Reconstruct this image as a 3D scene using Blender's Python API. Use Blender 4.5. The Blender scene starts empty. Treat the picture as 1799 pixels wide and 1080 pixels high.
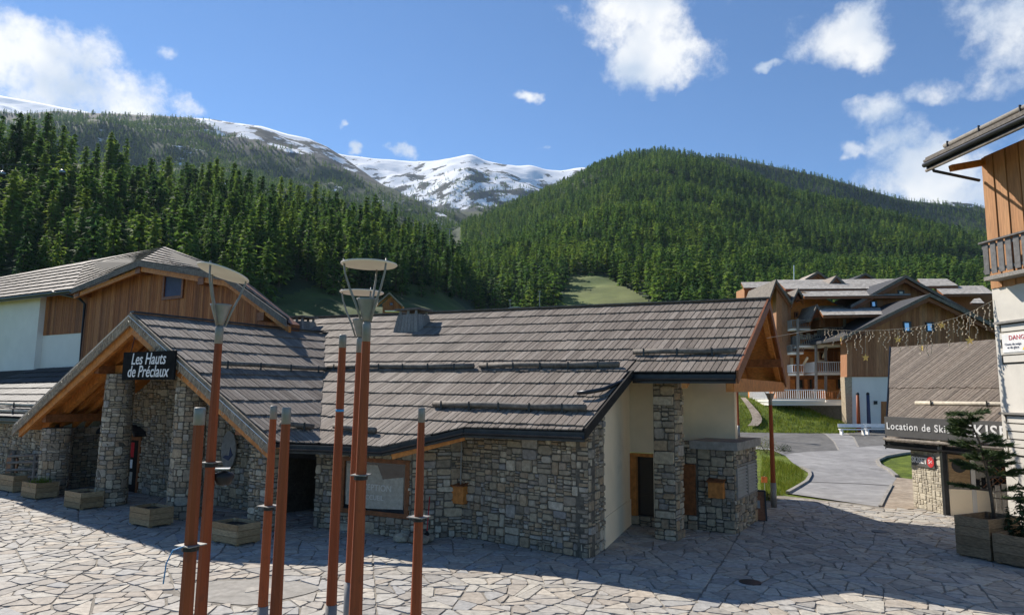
import bpy, bmesh, math, random
from mathutils import Vector, Matrix, noise as mnoise
from math import radians, sin, cos, pi
random.seed(7)
scene = bpy.context.scene
C = scene.collection

# ------------------------------------------------------------------ camera, sky, sun, exposure
CAM_H = 4.2
PITCH, ROLL = radians(7.2), radians(0.7)
cam_d = bpy.data.cameras.new('camera')
cam_d.sensor_width = 36.0
cam_d.lens = 24.0
cam_d.clip_start, cam_d.clip_end = 0.1, 30000
cam = bpy.data.objects.new('camera', cam_d)
C.objects.link(cam)
_F = Vector((0, cos(PITCH), sin(PITCH)))
_U0 = Vector((0, -sin(PITCH), cos(PITCH)))
_R0 = Vector((1, 0, 0))
_R = cos(ROLL) * _R0 + sin(ROLL) * _U0
_U = -sin(ROLL) * _R0 + cos(ROLL) * _U0
cam.matrix_world = Matrix(((_R.x, _U.x, -_F.x, 0), (_R.y, _U.y, -_F.y, 0), (_R.z, _U.z, -_F.z, CAM_H), (0, 0, 0, 1)))
scene.camera = cam

VD = Vector((0.53, 0.848, 0)).normalized()        # building axes: VD runs away to the right, UD along the ridge
UD = Vector((VD.y, -VD.x, 0))
SUN_TO = (-1.17 * UD + 0.33 * VD + Vector((0, 0, 1))).normalized()   # towards the sun
SUN_EL = math.asin(SUN_TO.z)
SUN_AZ = math.atan2(SUN_TO.x, SUN_TO.y)           # clockwise from +Y

def cam_dir(px, py):
    return (_F + _R * ((px - 899.5) / 1200) - _U * ((py - 540) / 1200)).normalized()

world = bpy.data.worlds.new('World')
scene.world = world
world.use_nodes = True
def build_world():
    nt = world.node_tree
    N, L = nt.nodes, nt.links
    N.clear()
    out = N.new('ShaderNodeOutputWorld')
    sky = N.new('ShaderNodeTexSky')
    sky.sky_type = 'NISHITA'
    sky.sun_disc = False
    sky.sun_elevation = SUN_EL
    sky.sun_rotation = SUN_AZ
    sky.altitude = 2500
    sky.air_density = 1.0
    sky.dust_density = 0.0
    sky.ozone_density = 3.0
    bg = N.new('ShaderNodeBackground')
    bg.inputs['Strength'].default_value = SKY_STRENGTH
    tc = N.new('ShaderNodeTexCoord')
    def math_(op, a, b=None, c=None, clamp=False):
        m = N.new('ShaderNodeMath'); m.operation = op; m.use_clamp = clamp
        for i, x in enumerate((a, b, c)):
            if x is None: continue
            if isinstance(x, (int, float)): m.inputs[i].default_value = x
            else: L.new(x, m.inputs[i])
        return m.outputs[0]
    def vmath(op, a, b):
        m = N.new('ShaderNodeVectorMath'); m.operation = op
        for i, x in enumerate((a, b)):
            if isinstance(x, (tuple, list, Vector)): m.inputs[i].default_value = x
            else: L.new(x, m.inputs[i])
        return m
    D = tc.outputs['Generated']
    sep = N.new('ShaderNodeSeparateXYZ'); L.new(D, sep.inputs[0])
    # azimuth and elevation, warped so that cloud edges are ragged
    com = N.new('ShaderNodeCombineXYZ')
    L.new(math_('ARCTAN2', sep.outputs[0], sep.outputs[1]), com.inputs[0]); L.new(math_('ARCSINE', sep.outputs[2]), com.inputs[1])
    wn = N.new('ShaderNodeTexNoise'); wn.inputs['Scale'].default_value = 9; wn.inputs['Detail'].default_value = 5
    wn.inputs['Roughness'].default_value = .62
    L.new(D, wn.inputs['Vector'])
    w1 = N.new('ShaderNodeVectorMath'); w1.operation = 'MULTIPLY_ADD'; L.new(wn.outputs['Color'], w1.inputs[0]); w1.inputs[1].default_value = (.085, .085, 0); w1.inputs[2].default_value = (-.0425, -.0425, 0)
    DW = vmath('ADD', com.outputs[0], w1.outputs[0]).outputs[0]
    total = None
    for (px, py, rx, ry, wgt) in CLOUDS:
        d = cam_dir(px, py)
        az, el = math.atan2(d.x, d.y), math.asin(d.z); rx = rx / cos(el)
        q = N.new('ShaderNodeVectorMath'); q.operation = 'MULTIPLY_ADD'; L.new(DW, q.inputs[0]); q.inputs[1].default_value = (1 / rx, 1 / ry, 0); q.inputs[2].default_value = (-az / rx, -el / ry, 0)
        r2 = vmath('DOT_PRODUCT', q.outputs[0], q.outputs[0]).outputs['Value']
        blob = math_('MULTIPLY_ADD', r2, -wgt, wgt)
        total = math_('MAXIMUM', blob, 0.0) if total is None else math_('MAXIMUM', total, blob)
    # broken fair-weather cloud over the rest of the sky
    gn = N.new('ShaderNodeTexNoise'); gn.inputs['Scale'].default_value = 2.6; gn.inputs['Detail'].default_value = 5; gn.inputs['Roughness'].default_value = .6
    fl = N.new('ShaderNodeMapping'); fl.inputs['Scale'].default_value = (1, 1, 2.2); fl.inputs['Location'].default_value = (3.3, 1.7, .4)
    L.new(D, fl.inputs['Vector']); L.new(fl.outputs[0], gn.inputs['Vector'])
    gen = math_('MULTIPLY', math_('SUBTRACT', gn.outputs[0], .62, clamp=True), 1.6)
    total = math_('MAXIMUM', total, gen)
    dn = N.new('ShaderNodeTexNoise'); dn.inputs['Scale'].default_value = 15; dn.inputs['Detail'].default_value = 7; dn.inputs['Roughness'].default_value = .66
    L.new(D, dn.inputs['Vector'])
    dens = math_('ADD', total, math_('MULTIPLY', math_('SUBTRACT', dn.outputs[0], .55), 1.7))
    dens = math_('MULTIPLY', dens, math_('GREATER_THAN', total, 0.001))
    mask = N.new('ShaderNodeMapRange'); mask.interpolation_type = 'SMOOTHSTEP'
    mask.inputs['From Min'].default_value = .02; mask.inputs['From Max'].default_value = .68
    L.new(dens, mask.inputs['Value'])
    # thick cloud cores look a little greyer where seen from below
    core = N.new('ShaderNodeTexNoise'); core.inputs['Scale'].default_value = 10; core.inputs['Detail'].default_value = 3
    off = vmath('ADD', D, (.0, .0, .035)); L.new(off.outputs[0], core.inputs['Vector'])
    cr = N.new('ShaderNodeValToRGB')
    cr.color_ramp.elements[0].position = .36; cr.color_ramp.elements[0].color = (4.2, 4.9, 5.9, 1)
    cr.color_ramp.elements[1].position = .60; cr.color_ramp.elements[1].color = (7.4, 7.4, 7.3, 1)
    L.new(core.outputs[0], cr.inputs[0])
    mx = N.new('ShaderNodeMixRGB')
    L.new(math_('MULTIPLY', mask.outputs[0], .97), mx.inputs[0]); tn = N.new('ShaderNodeMixRGB'); tn.blend_type = 'MULTIPLY'; tn.inputs[0].default_value = 1; L.new(sky.outputs[0], tn.inputs[1]); tn.inputs[2].default_value = (.74, .95, 1.08, 1); L.new(tn.outputs[0], mx.inputs[1]); L.new(cr.outputs[0], mx.inputs[2])
    L.new(mx.outputs[0], bg.inputs['Color'])
    L.new(bg.outputs[0], out.inputs['Surface'])
    world.cycles.sampling_method = 'MANUAL'; world.cycles.sample_map_resolution = 256
SKY_STRENGTH = 0.088
CLOUDS = [(55, 100, .105, .06, .75), (150, 165, .115, .045, .8), (20, 60, .05, .035, .6), (235, 175, .03, .03, .5),
          (325, 190, .035, .022, .62), (295, 98, .022, .018, .5), (1095, 25, .11, .045, .85), (1150, 85, .075, .065, .8), (1230, 105, .05, .035, .55),
          (1480, 62, .085, .045, .62), (1540, 85, .035, .03, .6), (1640, 300, .10, .05, .85), (1700, 320, .09, .04, .8), (1590, 245, .05, .03, .45),
          (1770, 40, .07, .07, .62), (1540, 190, .045, .03, .42), (1640, 155, .04, .02, .42), (1760, 135, .04, .03, .5), (920, 181, .026, .011, .62),
          (705, 266, .027, .013, .66), (622, 262, .013, .013, .6), (597, 208, .012, .008, .5), (1365, 115, .025, .01, .5), (1495, 262, .02, .01, .42)]
build_world()

sun_d = bpy.data.lights.new('sun', 'SUN')
sun_d.energy = 5.0
sun_d.angle = radians(0.53)
sun_d.color = (1.0, 0.93, 0.83)
sun = bpy.data.objects.new('sun', sun_d)
sun.rotation_euler = (-SUN_TO).to_track_quat('-Z', 'Y').to_euler()
C.objects.link(sun)

scene.render.engine = 'CYCLES'
vs = scene.view_settings
vs.view_transform = 'Standard'
vs.look = 'None'
vs.exposure = 0.70
vs.gamma = 1.0
vs.use_curve_mapping = False
scene.cycles.max_bounces = 6
scene.cycles.diffuse_bounces = 3
scene.cycles.volume_bounces = 0
scene.cycles.use_denoising = True

# ------------------------------------------------------------------ helpers
def W(u, v, z):
    p = UD * u + VD * v
    return Vector((p.x, p.y, z))

def at(px, py, Y):
    """surveyed point: sight line through (px, py) at forward distance Y"""
    d = cam_dir(px, py)
    return Vector((0, 0, CAM_H)) + d * (Y / d.y)

def grd(px, py, z=0.0):
    d = cam_dir(px, py)
    return Vector((0, 0, CAM_H)) + d * ((z - CAM_H) / d.z)

def proj(p):
    v = Vector(p) - Vector((0, 0, CAM_H)); w = v.dot(_F)
    if w < .1: return None
    return (899.5 + 1200 * v.dot(_R) / w, 540 - 1200 * v.dot(_U) / w, w)
def lerp(a, b, t): return a + (b - a) * t
def sstep(a, b, x):
    t = max(0.0, min(1.0, (x - a) / (b - a))); return t * t * (3 - 2 * t)
def pw(pts, x):
    if x <= pts[0][0]: return pts[0][1]
    for (a, p), (b, q) in zip(pts, pts[1:]):
        if x <= b: return p + (q - p) * (x - a) / (b - a) if b > a else q
    return pts[-1][1]

class MB:
    def __init__(s): s.v = []; s.f = []
    def poly(s, pts):
        n = len(s.v); s.v += [Vector(p) for p in pts]; s.f.append(tuple(range(n, n + len(pts)))); return s
    def piece(s, base, nrm, h, inset=0.0, back=False):
        """polygon raised along nrm by h, top inset towards the middle (a chamfered block)"""
        base = [Vector(p) for p in base]; k = len(base)
        c = sum(base, Vector()) / k
        n = len(s.v); s.v += base
        for p in base:
            d = c - p; l = d.length
            s.v.append(p + nrm * h + (d * (min(inset, l * .5) / l) if l > 1e-6 else Vector()))
        for i in range(k):
            j = (i + 1) % k; s.f.append((n + i, n + j, n + k + j, n + k + i))
        s.f.append(tuple(range(n + k, n + 2 * k)))
        if back: s.f.append(tuple(range(n + k - 1, n - 1, -1)))
        return s
    def prism(s, pts, off):
        return s.piece(pts, Vector(off), 1.0, 0, True)
    def box(s, c, ax, ay, az):
        """centre and three half-axis vectors"""
        c, ax, ay, az = Vector(c), Vector(ax), Vector(ay), Vector(az)
        return s.prism([c - ax - ay - az, c + ax - ay - az, c + ax + ay - az, c - ax + ay - az], az * 2)
    def bx(s, x0, x1, y0, y1, z0, z1):
        return s.box(((x0 + x1) / 2, (y0 + y1) / 2, (z0 + z1) / 2), ((x1 - x0) / 2, 0, 0), (0, (y1 - y0) / 2, 0), (0, 0, (z1 - z0) / 2))
    def buv(s, u0, u1, v0, v1, z0, z1):
        return s.prism([W(u0, v0, z0), W(u1, v0, z0), W(u1, v1, z0), W(u0, v1, z0)], (0, 0, z1 - z0))
    def bar(s, p, q, w, h, up=(0, 0, 1)):
        p, q = Vector(p), Vector(q); d = (q - p).normalized(); up = Vector(up)
        if abs(d.dot(up)) > .99: up = Vector((1, 0, 0))
        x = d.cross(up).normalized(); y = x.cross(d)
        return s.box((p + q) / 2, x * (w / 2), y * (h / 2), (q - p) / 2)
    def tube(s, pts, r, n=8, cap=True):
        pts = [Vector(p) for p in pts]; rs = r if isinstance(r, (list, tuple)) else [r] * len(pts)
        n0 = len(s.v)
        d0 = (pts[1] - pts[0]).normalized(); ref = Vector((0, 0, 1)) if abs(d0.z) < .9 else Vector((1, 0, 0))
        for i, p in enumerate(pts):
            d = (pts[min(i + 1, len(pts) - 1)] - pts[max(i - 1, 0)]).normalized()
            x = d.cross(ref).normalized(); y = x.cross(d)
            for k in range(n):
                a = 2 * pi * k / n; s.v.append(p + (x * cos(a) + y * sin(a)) * rs[i])
        for i in range(len(pts) - 1):
            for k in range(n):
                a, b = n0 + i * n + k, n0 + i * n + (k + 1) % n
                s.f.append((a, b, b + n, a + n))
        if cap:
            s.f.append(tuple(range(n0 + n - 1, n0 - 1, -1))); e = n0 + (len(pts) - 1) * n; s.f.append(tuple(range(e, e + n)))
        return s
    def lathe(s, c, prof, n=16):
        """profile of (radius, z) round a vertical axis through c"""
        c = Vector(c); n0 = len(s.v)
        for r, z in prof:
            for k in range(n):
                a = 2 * pi * k / n; s.v.append(c + Vector((cos(a) * r, sin(a) * r, z)))
        for i in range(len(prof) - 1):
            for k in range(n):
                a, b = n0 + i * n + k, n0 + i * n + (k + 1) % n
                s.f.append((a, b, b + n, a + n))
        s.f.append(tuple(range(n0 + n - 1, n0 - 1, -1))); e = n0 + (len(prof) - 1) * n; s.f.append(tuple(range(e, e + n)))
        return s
    def build(s, name, mat, parent=None, smooth=False, kind=None, origin=None):
        me = bpy.data.meshes.new(name)
        base = Vector()
        q = parent
        while q is not None: base += q.location; q = q.parent
        o = bpy.data.objects.new(name, me)
        loc = Vector(origin) if origin is not None else base
        me.from_pydata([tuple(p - loc) for p in s.v], [], s.f)
        me.materials.append(mat)
        bm = bmesh.new(); bm.from_mesh(me); bmesh.ops.recalc_face_normals(bm, faces=bm.faces); bm.to_mesh(me); bm.free()
        if smooth:
            for p in me.polygons: p.use_smooth = True
        C.objects.link(o)
        o.location = loc - base
        if parent is not None: o.parent = parent
        if kind: o['kind'] = kind
        return o

def empty(name, loc, label=None, cat=None, group=None):
    o = bpy.data.objects.new(name, None); o.empty_display_size = .2
    C.objects.link(o); o.location = loc
    return tag(o, label, cat, group)
def tag(o, label=None, cat=None, group=None, kind=None):
    if label: o['label'] = label
    if cat: o['category'] = cat
    if group: o['group'] = group
    if kind: o['kind'] = kind
    return o
def copy_tree(o, parent=None):
    c = o.copy(); C.objects.link(c)
    if parent is not None: c.parent = parent
    for ch in list(o.children): copy_tree(ch, c)
    return c
def text(name, body, mat, parent, loc, xdir, updir, size, depth=.01, shear=0.0, xscale=1.0, align='CENTER', spacing=1.0, bold=0.0):
    cu = bpy.data.curves.new(name, 'FONT'); cu.body = body; cu.size = size; cu.extrude = depth; cu.shear = shear
    cu.align_x = align; cu.align_y = 'CENTER'; cu.space_character = spacing; cu.resolution_u = 3; cu.offset = bold
    o = bpy.data.objects.new(name, cu); C.objects.link(o)
    dg = bpy.context.evaluated_depsgraph_get()
    me = bpy.data.meshes.new_from_object(o.evaluated_get(dg))
    bpy.data.objects.remove(o); bpy.data.curves.remove(cu)
    x = Vector(xdir).normalized(); y = Vector(updir).normalized(); z = x.cross(y)
    base = Vector(); q = parent
    while q is not None: base += q.location; q = q.parent
    M = Matrix(((x.x * xscale, y.x, z.x, loc[0] - base.x), (x.y * xscale, y.y, z.y, loc[1] - base.y), (x.z * xscale, y.z, z.z, loc[2] - base.z), (0, 0, 0, 1)))
    me.transform(M)
    me.materials.clear(); me.materials.append(mat)
    o = bpy.data.objects.new(name, me); C.objects.link(o); o.parent = parent
    return o

# ------------------------------------------------------------------ materials
def mk(name, cols, rough=.8, scale=6.0, var=.35, bump=.0, bscale=40.0, piece=False, metal=0.0, stretch=(1, 1, 1), rotz=0.0, detail=5, dist=.02, spec=.3, translucent=0.0, blotch=None):
    """cols: palette; by piece (object and island random) or by large soft noise. var: fine value variation along the grain."""
    m = bpy.data.materials.new(name); m.use_nodes = True
    nt = m.node_tree; N, L = nt.nodes, nt.links
    bs = N['Principled BSDF']; bs.inputs['Roughness'].default_value = rough; bs.inputs['Metallic'].default_value = metal
    bs.inputs['Specular IOR Level'].default_value = spec
    geo = N.new('ShaderNodeNewGeometry')
    rot = N.new('ShaderNodeMapping'); rot.inputs['Rotation'].default_value = (0, 0, rotz); L.new(geo.outputs['Position'], rot.inputs['Vector'])
    mp = N.new('ShaderNodeMapping'); mp.inputs['Scale'].default_value = stretch; L.new(rot.outputs[0], mp.inputs['Vector'])
    n1 = N.new('ShaderNodeTexNoise'); n1.inputs['Scale'].default_value = scale; n1.inputs['Detail'].default_value = detail; n1.inputs['Roughness'].default_value = .6
    L.new(mp.outputs[0], n1.inputs['Vector'])
    ramp = N.new('ShaderNodeValToRGB'); cr = ramp.color_ramp
    while len(cr.elements) < len(cols): cr.elements.new(.5)
    for i, c in enumerate(cols):
        cr.elements[i].position = i / max(1, len(cols) - 1) if piece else .28 + .44 * i / max(1, len(cols) - 1)
        cr.elements[i].color = (*c, 1)
    if piece:
        oi = N.new('ShaderNodeObjectInfo')
        ad = N.new('ShaderNodeMath'); ad.operation = 'ADD'; L.new(oi.outputs['Random'], ad.inputs[0]); L.new(geo.outputs['Random Per Island'], ad.inputs[1])
        fr = N.new('ShaderNodeMath'); fr.operation = 'FRACT'; L.new(ad.outputs[0], fr.inputs[0])
        L.new(fr.outputs[0], ramp.inputs[0])
    else:
        n0 = N.new('ShaderNodeTexNoise'); n0.inputs['Scale'].default_value = scale * .25; n0.inputs['Detail'].default_value = 4
        L.new(mp.outputs[0], n0.inputs['Vector']); L.new(n0.outputs[0], ramp.inputs[0])
    mr = N.new('ShaderNodeMapRange'); mr.inputs['From Min'].default_value = .3; mr.inputs['From Max'].default_value = .7
    mr.inputs['To Min'].default_value = 1 - var; mr.inputs['To Max'].default_value = 1 + var
    L.new(n1.outputs[0], mr.inputs['Value'])
    mul = N.new('ShaderNodeVectorMath'); mul.operation = 'SCALE'; L.new(ramp.outputs[0], mul.inputs[0]); L.new(mr.outputs[0], mul.inputs['Scale'])
    colout = mul.outputs[0]
    if blotch:
        bc, bs_, thr = blotch
        nb = N.new('ShaderNodeTexNoise'); nb.inputs['Scale'].default_value = bs_; nb.inputs['Detail'].default_value = 7; nb.inputs['Roughness'].default_value = .65
        L.new(rot.outputs[0], nb.inputs['Vector'])
        mb = N.new('ShaderNodeMapRange'); mb.inputs['From Min'].default_value = thr; mb.inputs['From Max'].default_value = thr + .12; L.new(nb.outputs[0], mb.inputs['Value'])
        mx = N.new('ShaderNodeMixRGB'); L.new(mb.outputs[0], mx.inputs[0]); L.new(colout, mx.inputs[1]); mx.inputs[2].default_value = (*bc, 1); colout = mx.outputs[0]
    L.new(colout, bs.inputs['Base Color'])
    if bump > 0:
        n2 = N.new('ShaderNodeTexNoise'); n2.inputs['Scale'].default_value = bscale; n2.inputs['Detail'].default_value = 6; n2.inputs['Roughness'].default_value = .65
        L.new(mp.outputs[0], n2.inputs['Vector'])
        b = N.new('ShaderNodeBump'); b.inputs['Strength'].default_value = bump; b.inputs['Distance'].default_value = dist
        L.new(n2.outputs[0], b.inputs['Height']); L.new(b.outputs[0], bs.inputs['Normal'])
    if translucent > 0:
        tr = N.new('ShaderNodeBsdfTranslucent'); L.new(colout, tr.inputs['Color'])
        ms = N.new('ShaderNodeMixShader'); ms.inputs[0].default_value = translucent
        L.new(bs.outputs[0], ms.inputs[1]); L.new(tr.outputs[0], ms.inputs[2]); L.new(ms.outputs[0], N['Material Output'].inputs['Surface'])
    return m

AZ = math.atan2(VD.x, VD.y)    # rotate world so that x runs along UD and y along VD
M = {}
M['flag'] = mk('flagstone', [(.28, .26, .23), (.35, .325, .285), (.42, .39, .335), (.31, .305, .295), (.44, .395, .33), (.32, .28, .235), (.38, .36, .33), (.25, .235, .215), (.40, .345, .28)], .85, 7, .26, .5, 22, piece=True, dist=.012, blotch=((.24, .205, .155), 1.3, .64))
M['joint'] = mk('paving_joint', [(.18, .162, .138), (.24, .217, .183)], .95, 9, .3, .4, 60)
M['concrete'] = mk('concrete', [(.24, .225, .20), (.31, .29, .26)], .9, 5, .2, .4, 50)
STONES = [(.30, .245, .165), (.39, .32, .22), (.23, .195, .148), (.34, .245, .15), (.44, .375, .27), (.27, .235, .19), (.32, .26, .182), (.48, .415, .315), (.23, .215, .20), (.36, .26, .16), (.20, .165, .122), (.30, .25, .187)]
M['stone'] = mk('rubble_stone', STONES, .88, 9, .3, .7, 26, piece=True, dist=.02)
M['mortar'] = mk('mortar', [(.085, .075, .06), (.13, .115, .09)], .95, 12, .3, .5, 70)
M['stone_pale'] = mk('pale_rubble_stone', [(.42, .37, .28), (.50, .45, .35), (.36, .32, .25), (.46, .41, .33)], .88, 9, .2, .6, 26, piece=True)
ROOF = [(.162, .134, .112), (.212, .178, .15), (.122, .10, .084), (.24, .205, .174), (.186, .153, .128), (.15, .126, .106), (.26, .223, .19), (.197, .165, .138)]
M['plank'] = mk('weathered_roof_plank', ROOF, .8, 7, .32, .5, 30, piece=True, stretch=(9, .7, 1), rotz=AZ, dist=.01, spec=.15)
M['plank_p'] = mk('weathered_porch_plank', ROOF, .8, 7, .32, .5, 30, piece=True, stretch=(.7, 9, 1), rotz=AZ, dist=.01, spec=.15)
M['plank_far'] = mk('weathered_far_plank', [(c[0] * 1.35, c[1] * 1.35, c[2] * 1.35) for c in ROOF], .8, 5, .25, 0, piece=True)
M['plank_pale'] = mk('sunlit_far_plank', [(.40, .37, .325), (.48, .44, .39), (.34, .31, .27), (.44, .40, .355)], .8, 5, .2, 0, piece=True)  # paler plank copy: strong sun on the far roofs is put into the colour
M['mortar_pale'] = mk('pale_mortar', [(.30, .265, .2), (.36, .32, .25)], .95, 12, .2, .3, 70)
M['plank_brown'] = mk('weathered_brown_plank', [(.125, .10, .078), (.165, .135, .108), (.10, .08, .064), (.19, .158, .128), (.145, .115, .09)], .8, 7, .34, .5, 30, piece=True, stretch=(1, 1, 1))
M['dark_shaded_roof'] = mk('dark_shaded_roof_plank', [(.035, .036, .04), (.05, .05, .053), (.026, .027, .03)], .7, 7, .3, .3, 30, piece=True)  # near-black plank; on shaded slopes the shade is put into this colour
M['under'] = mk('roof_underlay', [(.02, .018, .016), (.03, .026, .022)], .9, 4, .2)
M['log'] = mk('weathered_log', [(.12, .105, .09), (.19, .165, .14)], .8, 10, .35, .4, 40)
M['log_pale'] = mk('pale_peeled_log', [(.42, .37, .29), (.5, .45, .36)], .75, 10, .25, .3, 40)
M['orange'] = mk('varnished_larch', [(.42, .15, .032), (.54, .215, .052)], .55, 9, .28, .3, 30, stretch=(1, 1, .8))
M['orange_d'] = mk('dark_varnished_larch', [(.16, .055, .018), (.24, .085, .028)], .5, 9, .3, .3, 30)
M['clad'] = mk('brown_larch_cladding', [(.36, .13, .04), (.27, .092, .028), (.43, .175, .06), (.20, .07, .025), (.32, .11, .034)], .7, 6, .3, .3, 30, piece=True, stretch=(4, 4, .35))
M['clad_s'] = mk('sun_bleached_larch_cladding', [(.44, .22, .095), (.36, .17, .07), (.50, .27, .13), (.40, .195, .08)], .7, 5, .25, .3, 30, piece=True, stretch=(4, 4, .3))
M['clad_g'] = mk('grey_brown_far_cladding', [(.34, .15, .068), (.26, .112, .052), (.42, .20, .095), (.31, .165, .09)], .75, 5, .25, 0, piece=True, stretch=(3, 3, .3))
M['orange_far'] = mk('orange_far_cladding', [(.58, .20, .045), (.68, .26, .07)], .7, 3, .2)
M['grey_wood'] = mk('grey_weathered_board', [(.27, .25, .225), (.20, .185, .165), (.33, .305, .27)], .8, 8, .3, .4, 30, piece=True, stretch=(3, 3, 3))
M['planter'] = mk('planter_board', [(.36, .245, .13), (.27, .18, .09), (.42, .30, .17), (.31, .195, .095)], .8, 8, .35, .5, 25, piece=True, stretch=(1, 1, 4))
M['planter_d'] = mk('dark_planter_board', [(.19, .125, .07), (.25, .175, .105), (.15, .098, .055)], .8, 8, .4, .5, 25, piece=True, stretch=(1, 1, 4))
M['verge'] = mk('grey_verge_board', [(.20, .16, .115), (.30, .245, .18)], .8, 8, .35, .4, 30)
M['cream'] = mk('cream_plaster', [(.83, .685, .48), (.86, .715, .51)], .9, 1.2, .06, .25, 80, dist=.004, blotch=((.70, .57, .40), .8, .60))
M['white'] = mk('white_plaster', [(.60, .565, .50), (.67, .63, .56)], .9, 1.5, .07, .25, 60, dist=.006, blotch=((.42, .38, .31), .9, .66))
M['slate_wood'] = mk('slate_grey_board', [(.12, .118, .118), (.155, .15, .148), (.10, .098, .098)], .75, 8, .3, .3, 30, piece=True)
M['white_far'] = mk('white_far_plaster', [(.78, .74, .665), (.82, .78, .705)], .9, .8, .05)
M['red'] = mk('rust_red_paint', [(.23, .052, .016), (.31, .074, .022)], .55, 3, .28, .3, 50, stretch=(3, 3, .14), spec=.25, blotch=((.2, .055, .022), 4.0, .6))
M['greym'] = mk('grey_metal', [(.22, .21, .195), (.27, .26, .24)], .5, 6, .15, .15, 60, metal=.3)
M['disc'] = mk('cream_lamp_disc', [(.70, .625, .55), (.75, .67, .595)], .5, 3, .08)
M['black'] = mk('black_plastic', [(.016, .016, .017), (.024, .024, .025)], .45, 6, .2)
M['matte_black'] = mk('matte_black_board', [(.012, .012, .012), (.018, .018, .018)], .9, 6, .2, spec=.05)
M['zinc'] = mk('dark_zinc', [(.035, .037, .042), (.05, .052, .057)], .38, 4, .2, metal=.6)
M['steel'] = mk('bright_steel', [(.55, .56, .57), (.62, .62, .62)], .35, 5, .1, metal=.8)
M['whitep'] = mk('white_paint', [(.74, .73, .71), (.8, .79, .77)], .6, 5, .08)
M['soil'] = mk('planter_soil', [(.022, .017, .012), (.04, .031, .022)], .95, 20, .4, .6, 50)
M['asphalt'] = mk('asphalt', [(.21, .205, .205), (.285, .28, .275)], .92, 1.6, .18, .35, 90, dist=.006, blotch=((.12, .118, .12), .5, .6))  # blotches mix uneven asphalt tone with road shadows painted into the colour
M['asphalt_old'] = mk('old_asphalt', [(.10, .098, .095), (.15, .146, .14)], .92, 2, .25, .4, 60, dist=.006, blotch=((.085, .085, .085), .8, .58))
M['grass'] = mk('meadow_grass', [(.085, .125, .012), (.15, .19, .022)], .95, 2.2, .35, .8, 18, dist=.12, blotch=((.19, .165, .075), .8, .63))
M['blade'] = mk('grass_blade', [(.10, .16, .012), (.17, .22, .02), (.22, .23, .03), (.07, .12, .012)], .85, 3, .2, piece=True, translucent=.35)
M['earth'] = mk('stony_earth', [(.25, .20, .15), (.36, .30, .235)], .95, 3, .3, .6, 25)
M['forest_floor'] = mk('forest_floor', [(.018, .03, .012), (.035, .055, .018)], .95, .05, .3)
M['glass'] = mk('window_glass', [(.012, .014, .016), (.02, .022, .024)], .06, 2, .1, spec=.8)
M['dark'] = mk('dark_interior', [(.012, .010, .009), (.02, .017, .014)], .9, 4, .2)
M['signg'] = mk('charcoal_sign', [(.085, .082, .08), (.1, .097, .094)], .6, 4, .08)
M['gold'] = mk('gold_star', [(.75, .52, .14), (.85, .62, .2)], .45, 6, .1)
M['louvre'] = mk('grey_louvre', [(.33, .31, .275), (.38, .36, .32)], .7, 4, .1)
M['bulb'] = mk('fairy_light_wire', [(.45, .36, .25), (.62, .52, .38)], .5, 30, .2)
M['redsign'] = mk('red_print', [(.45, .025, .03), (.5, .03, .035)], .6, 5, .05)
M['yellow'] = mk('yellow_print', [(.85, .55, .03), (.9, .6, .05)], .6, 5, .05)
M['blue'] = mk('blue_plastic', [(.05, .25, .5), (.08, .3, .55)], .5, 5, .1)
M['dkblue'] = mk('dark_print', [(.04, .05, .1), (.06, .07, .13)], .6, 5, .1)
M['bark'] = mk('conifer_bark', [(.075, .055, .04), (.12, .09, .065)], .95, 8, .3)

# ------------------------------------------------------------------ ground
def gh(x, y):
    r = math.hypot(x, y)
    h = 0.0
    if y > 31:
        h = .042 * (y - 31) - .3 * 0
        h = min(h, 3.0)
        h *= sstep(31, 40, y)
    return h
def ground_sheet():
    mb = MB(); na = 144
    rs = [0, 4, 8, 12, 16, 20, 24, 28, 31, 34, 37, 40, 45, 50, 56, 62, 70, 80, 95, 120, 160, 220, 320, 500, 800, 1500, 3000, 6500]
    mb.v.append(Vector((0, 0, -.06)))
    for r in rs[1:]:
        for k in range(na):
            a = 2 * pi * k / na; x, y = r * sin(a), r * cos(a)
            z = gh(x, y) - .06
            mb.v.append(Vector((x, y, z)))
    for k in range(na): mb.f.append((0, 1 + k, 1 + (k + 1) % na))
    for i in range(len(rs) - 2):
        for k in range(na):
            a = 1 + i * na + k; b = 1 + i * na + (k + 1) % na
            mb.f.append((a, a + na, b + na, b))
    o = mb.build('ground', M['grass'], smooth=True)
    tag(o, 'grassy ground that the village stands on', None, None, 'structure')
ground_sheet()

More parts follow.
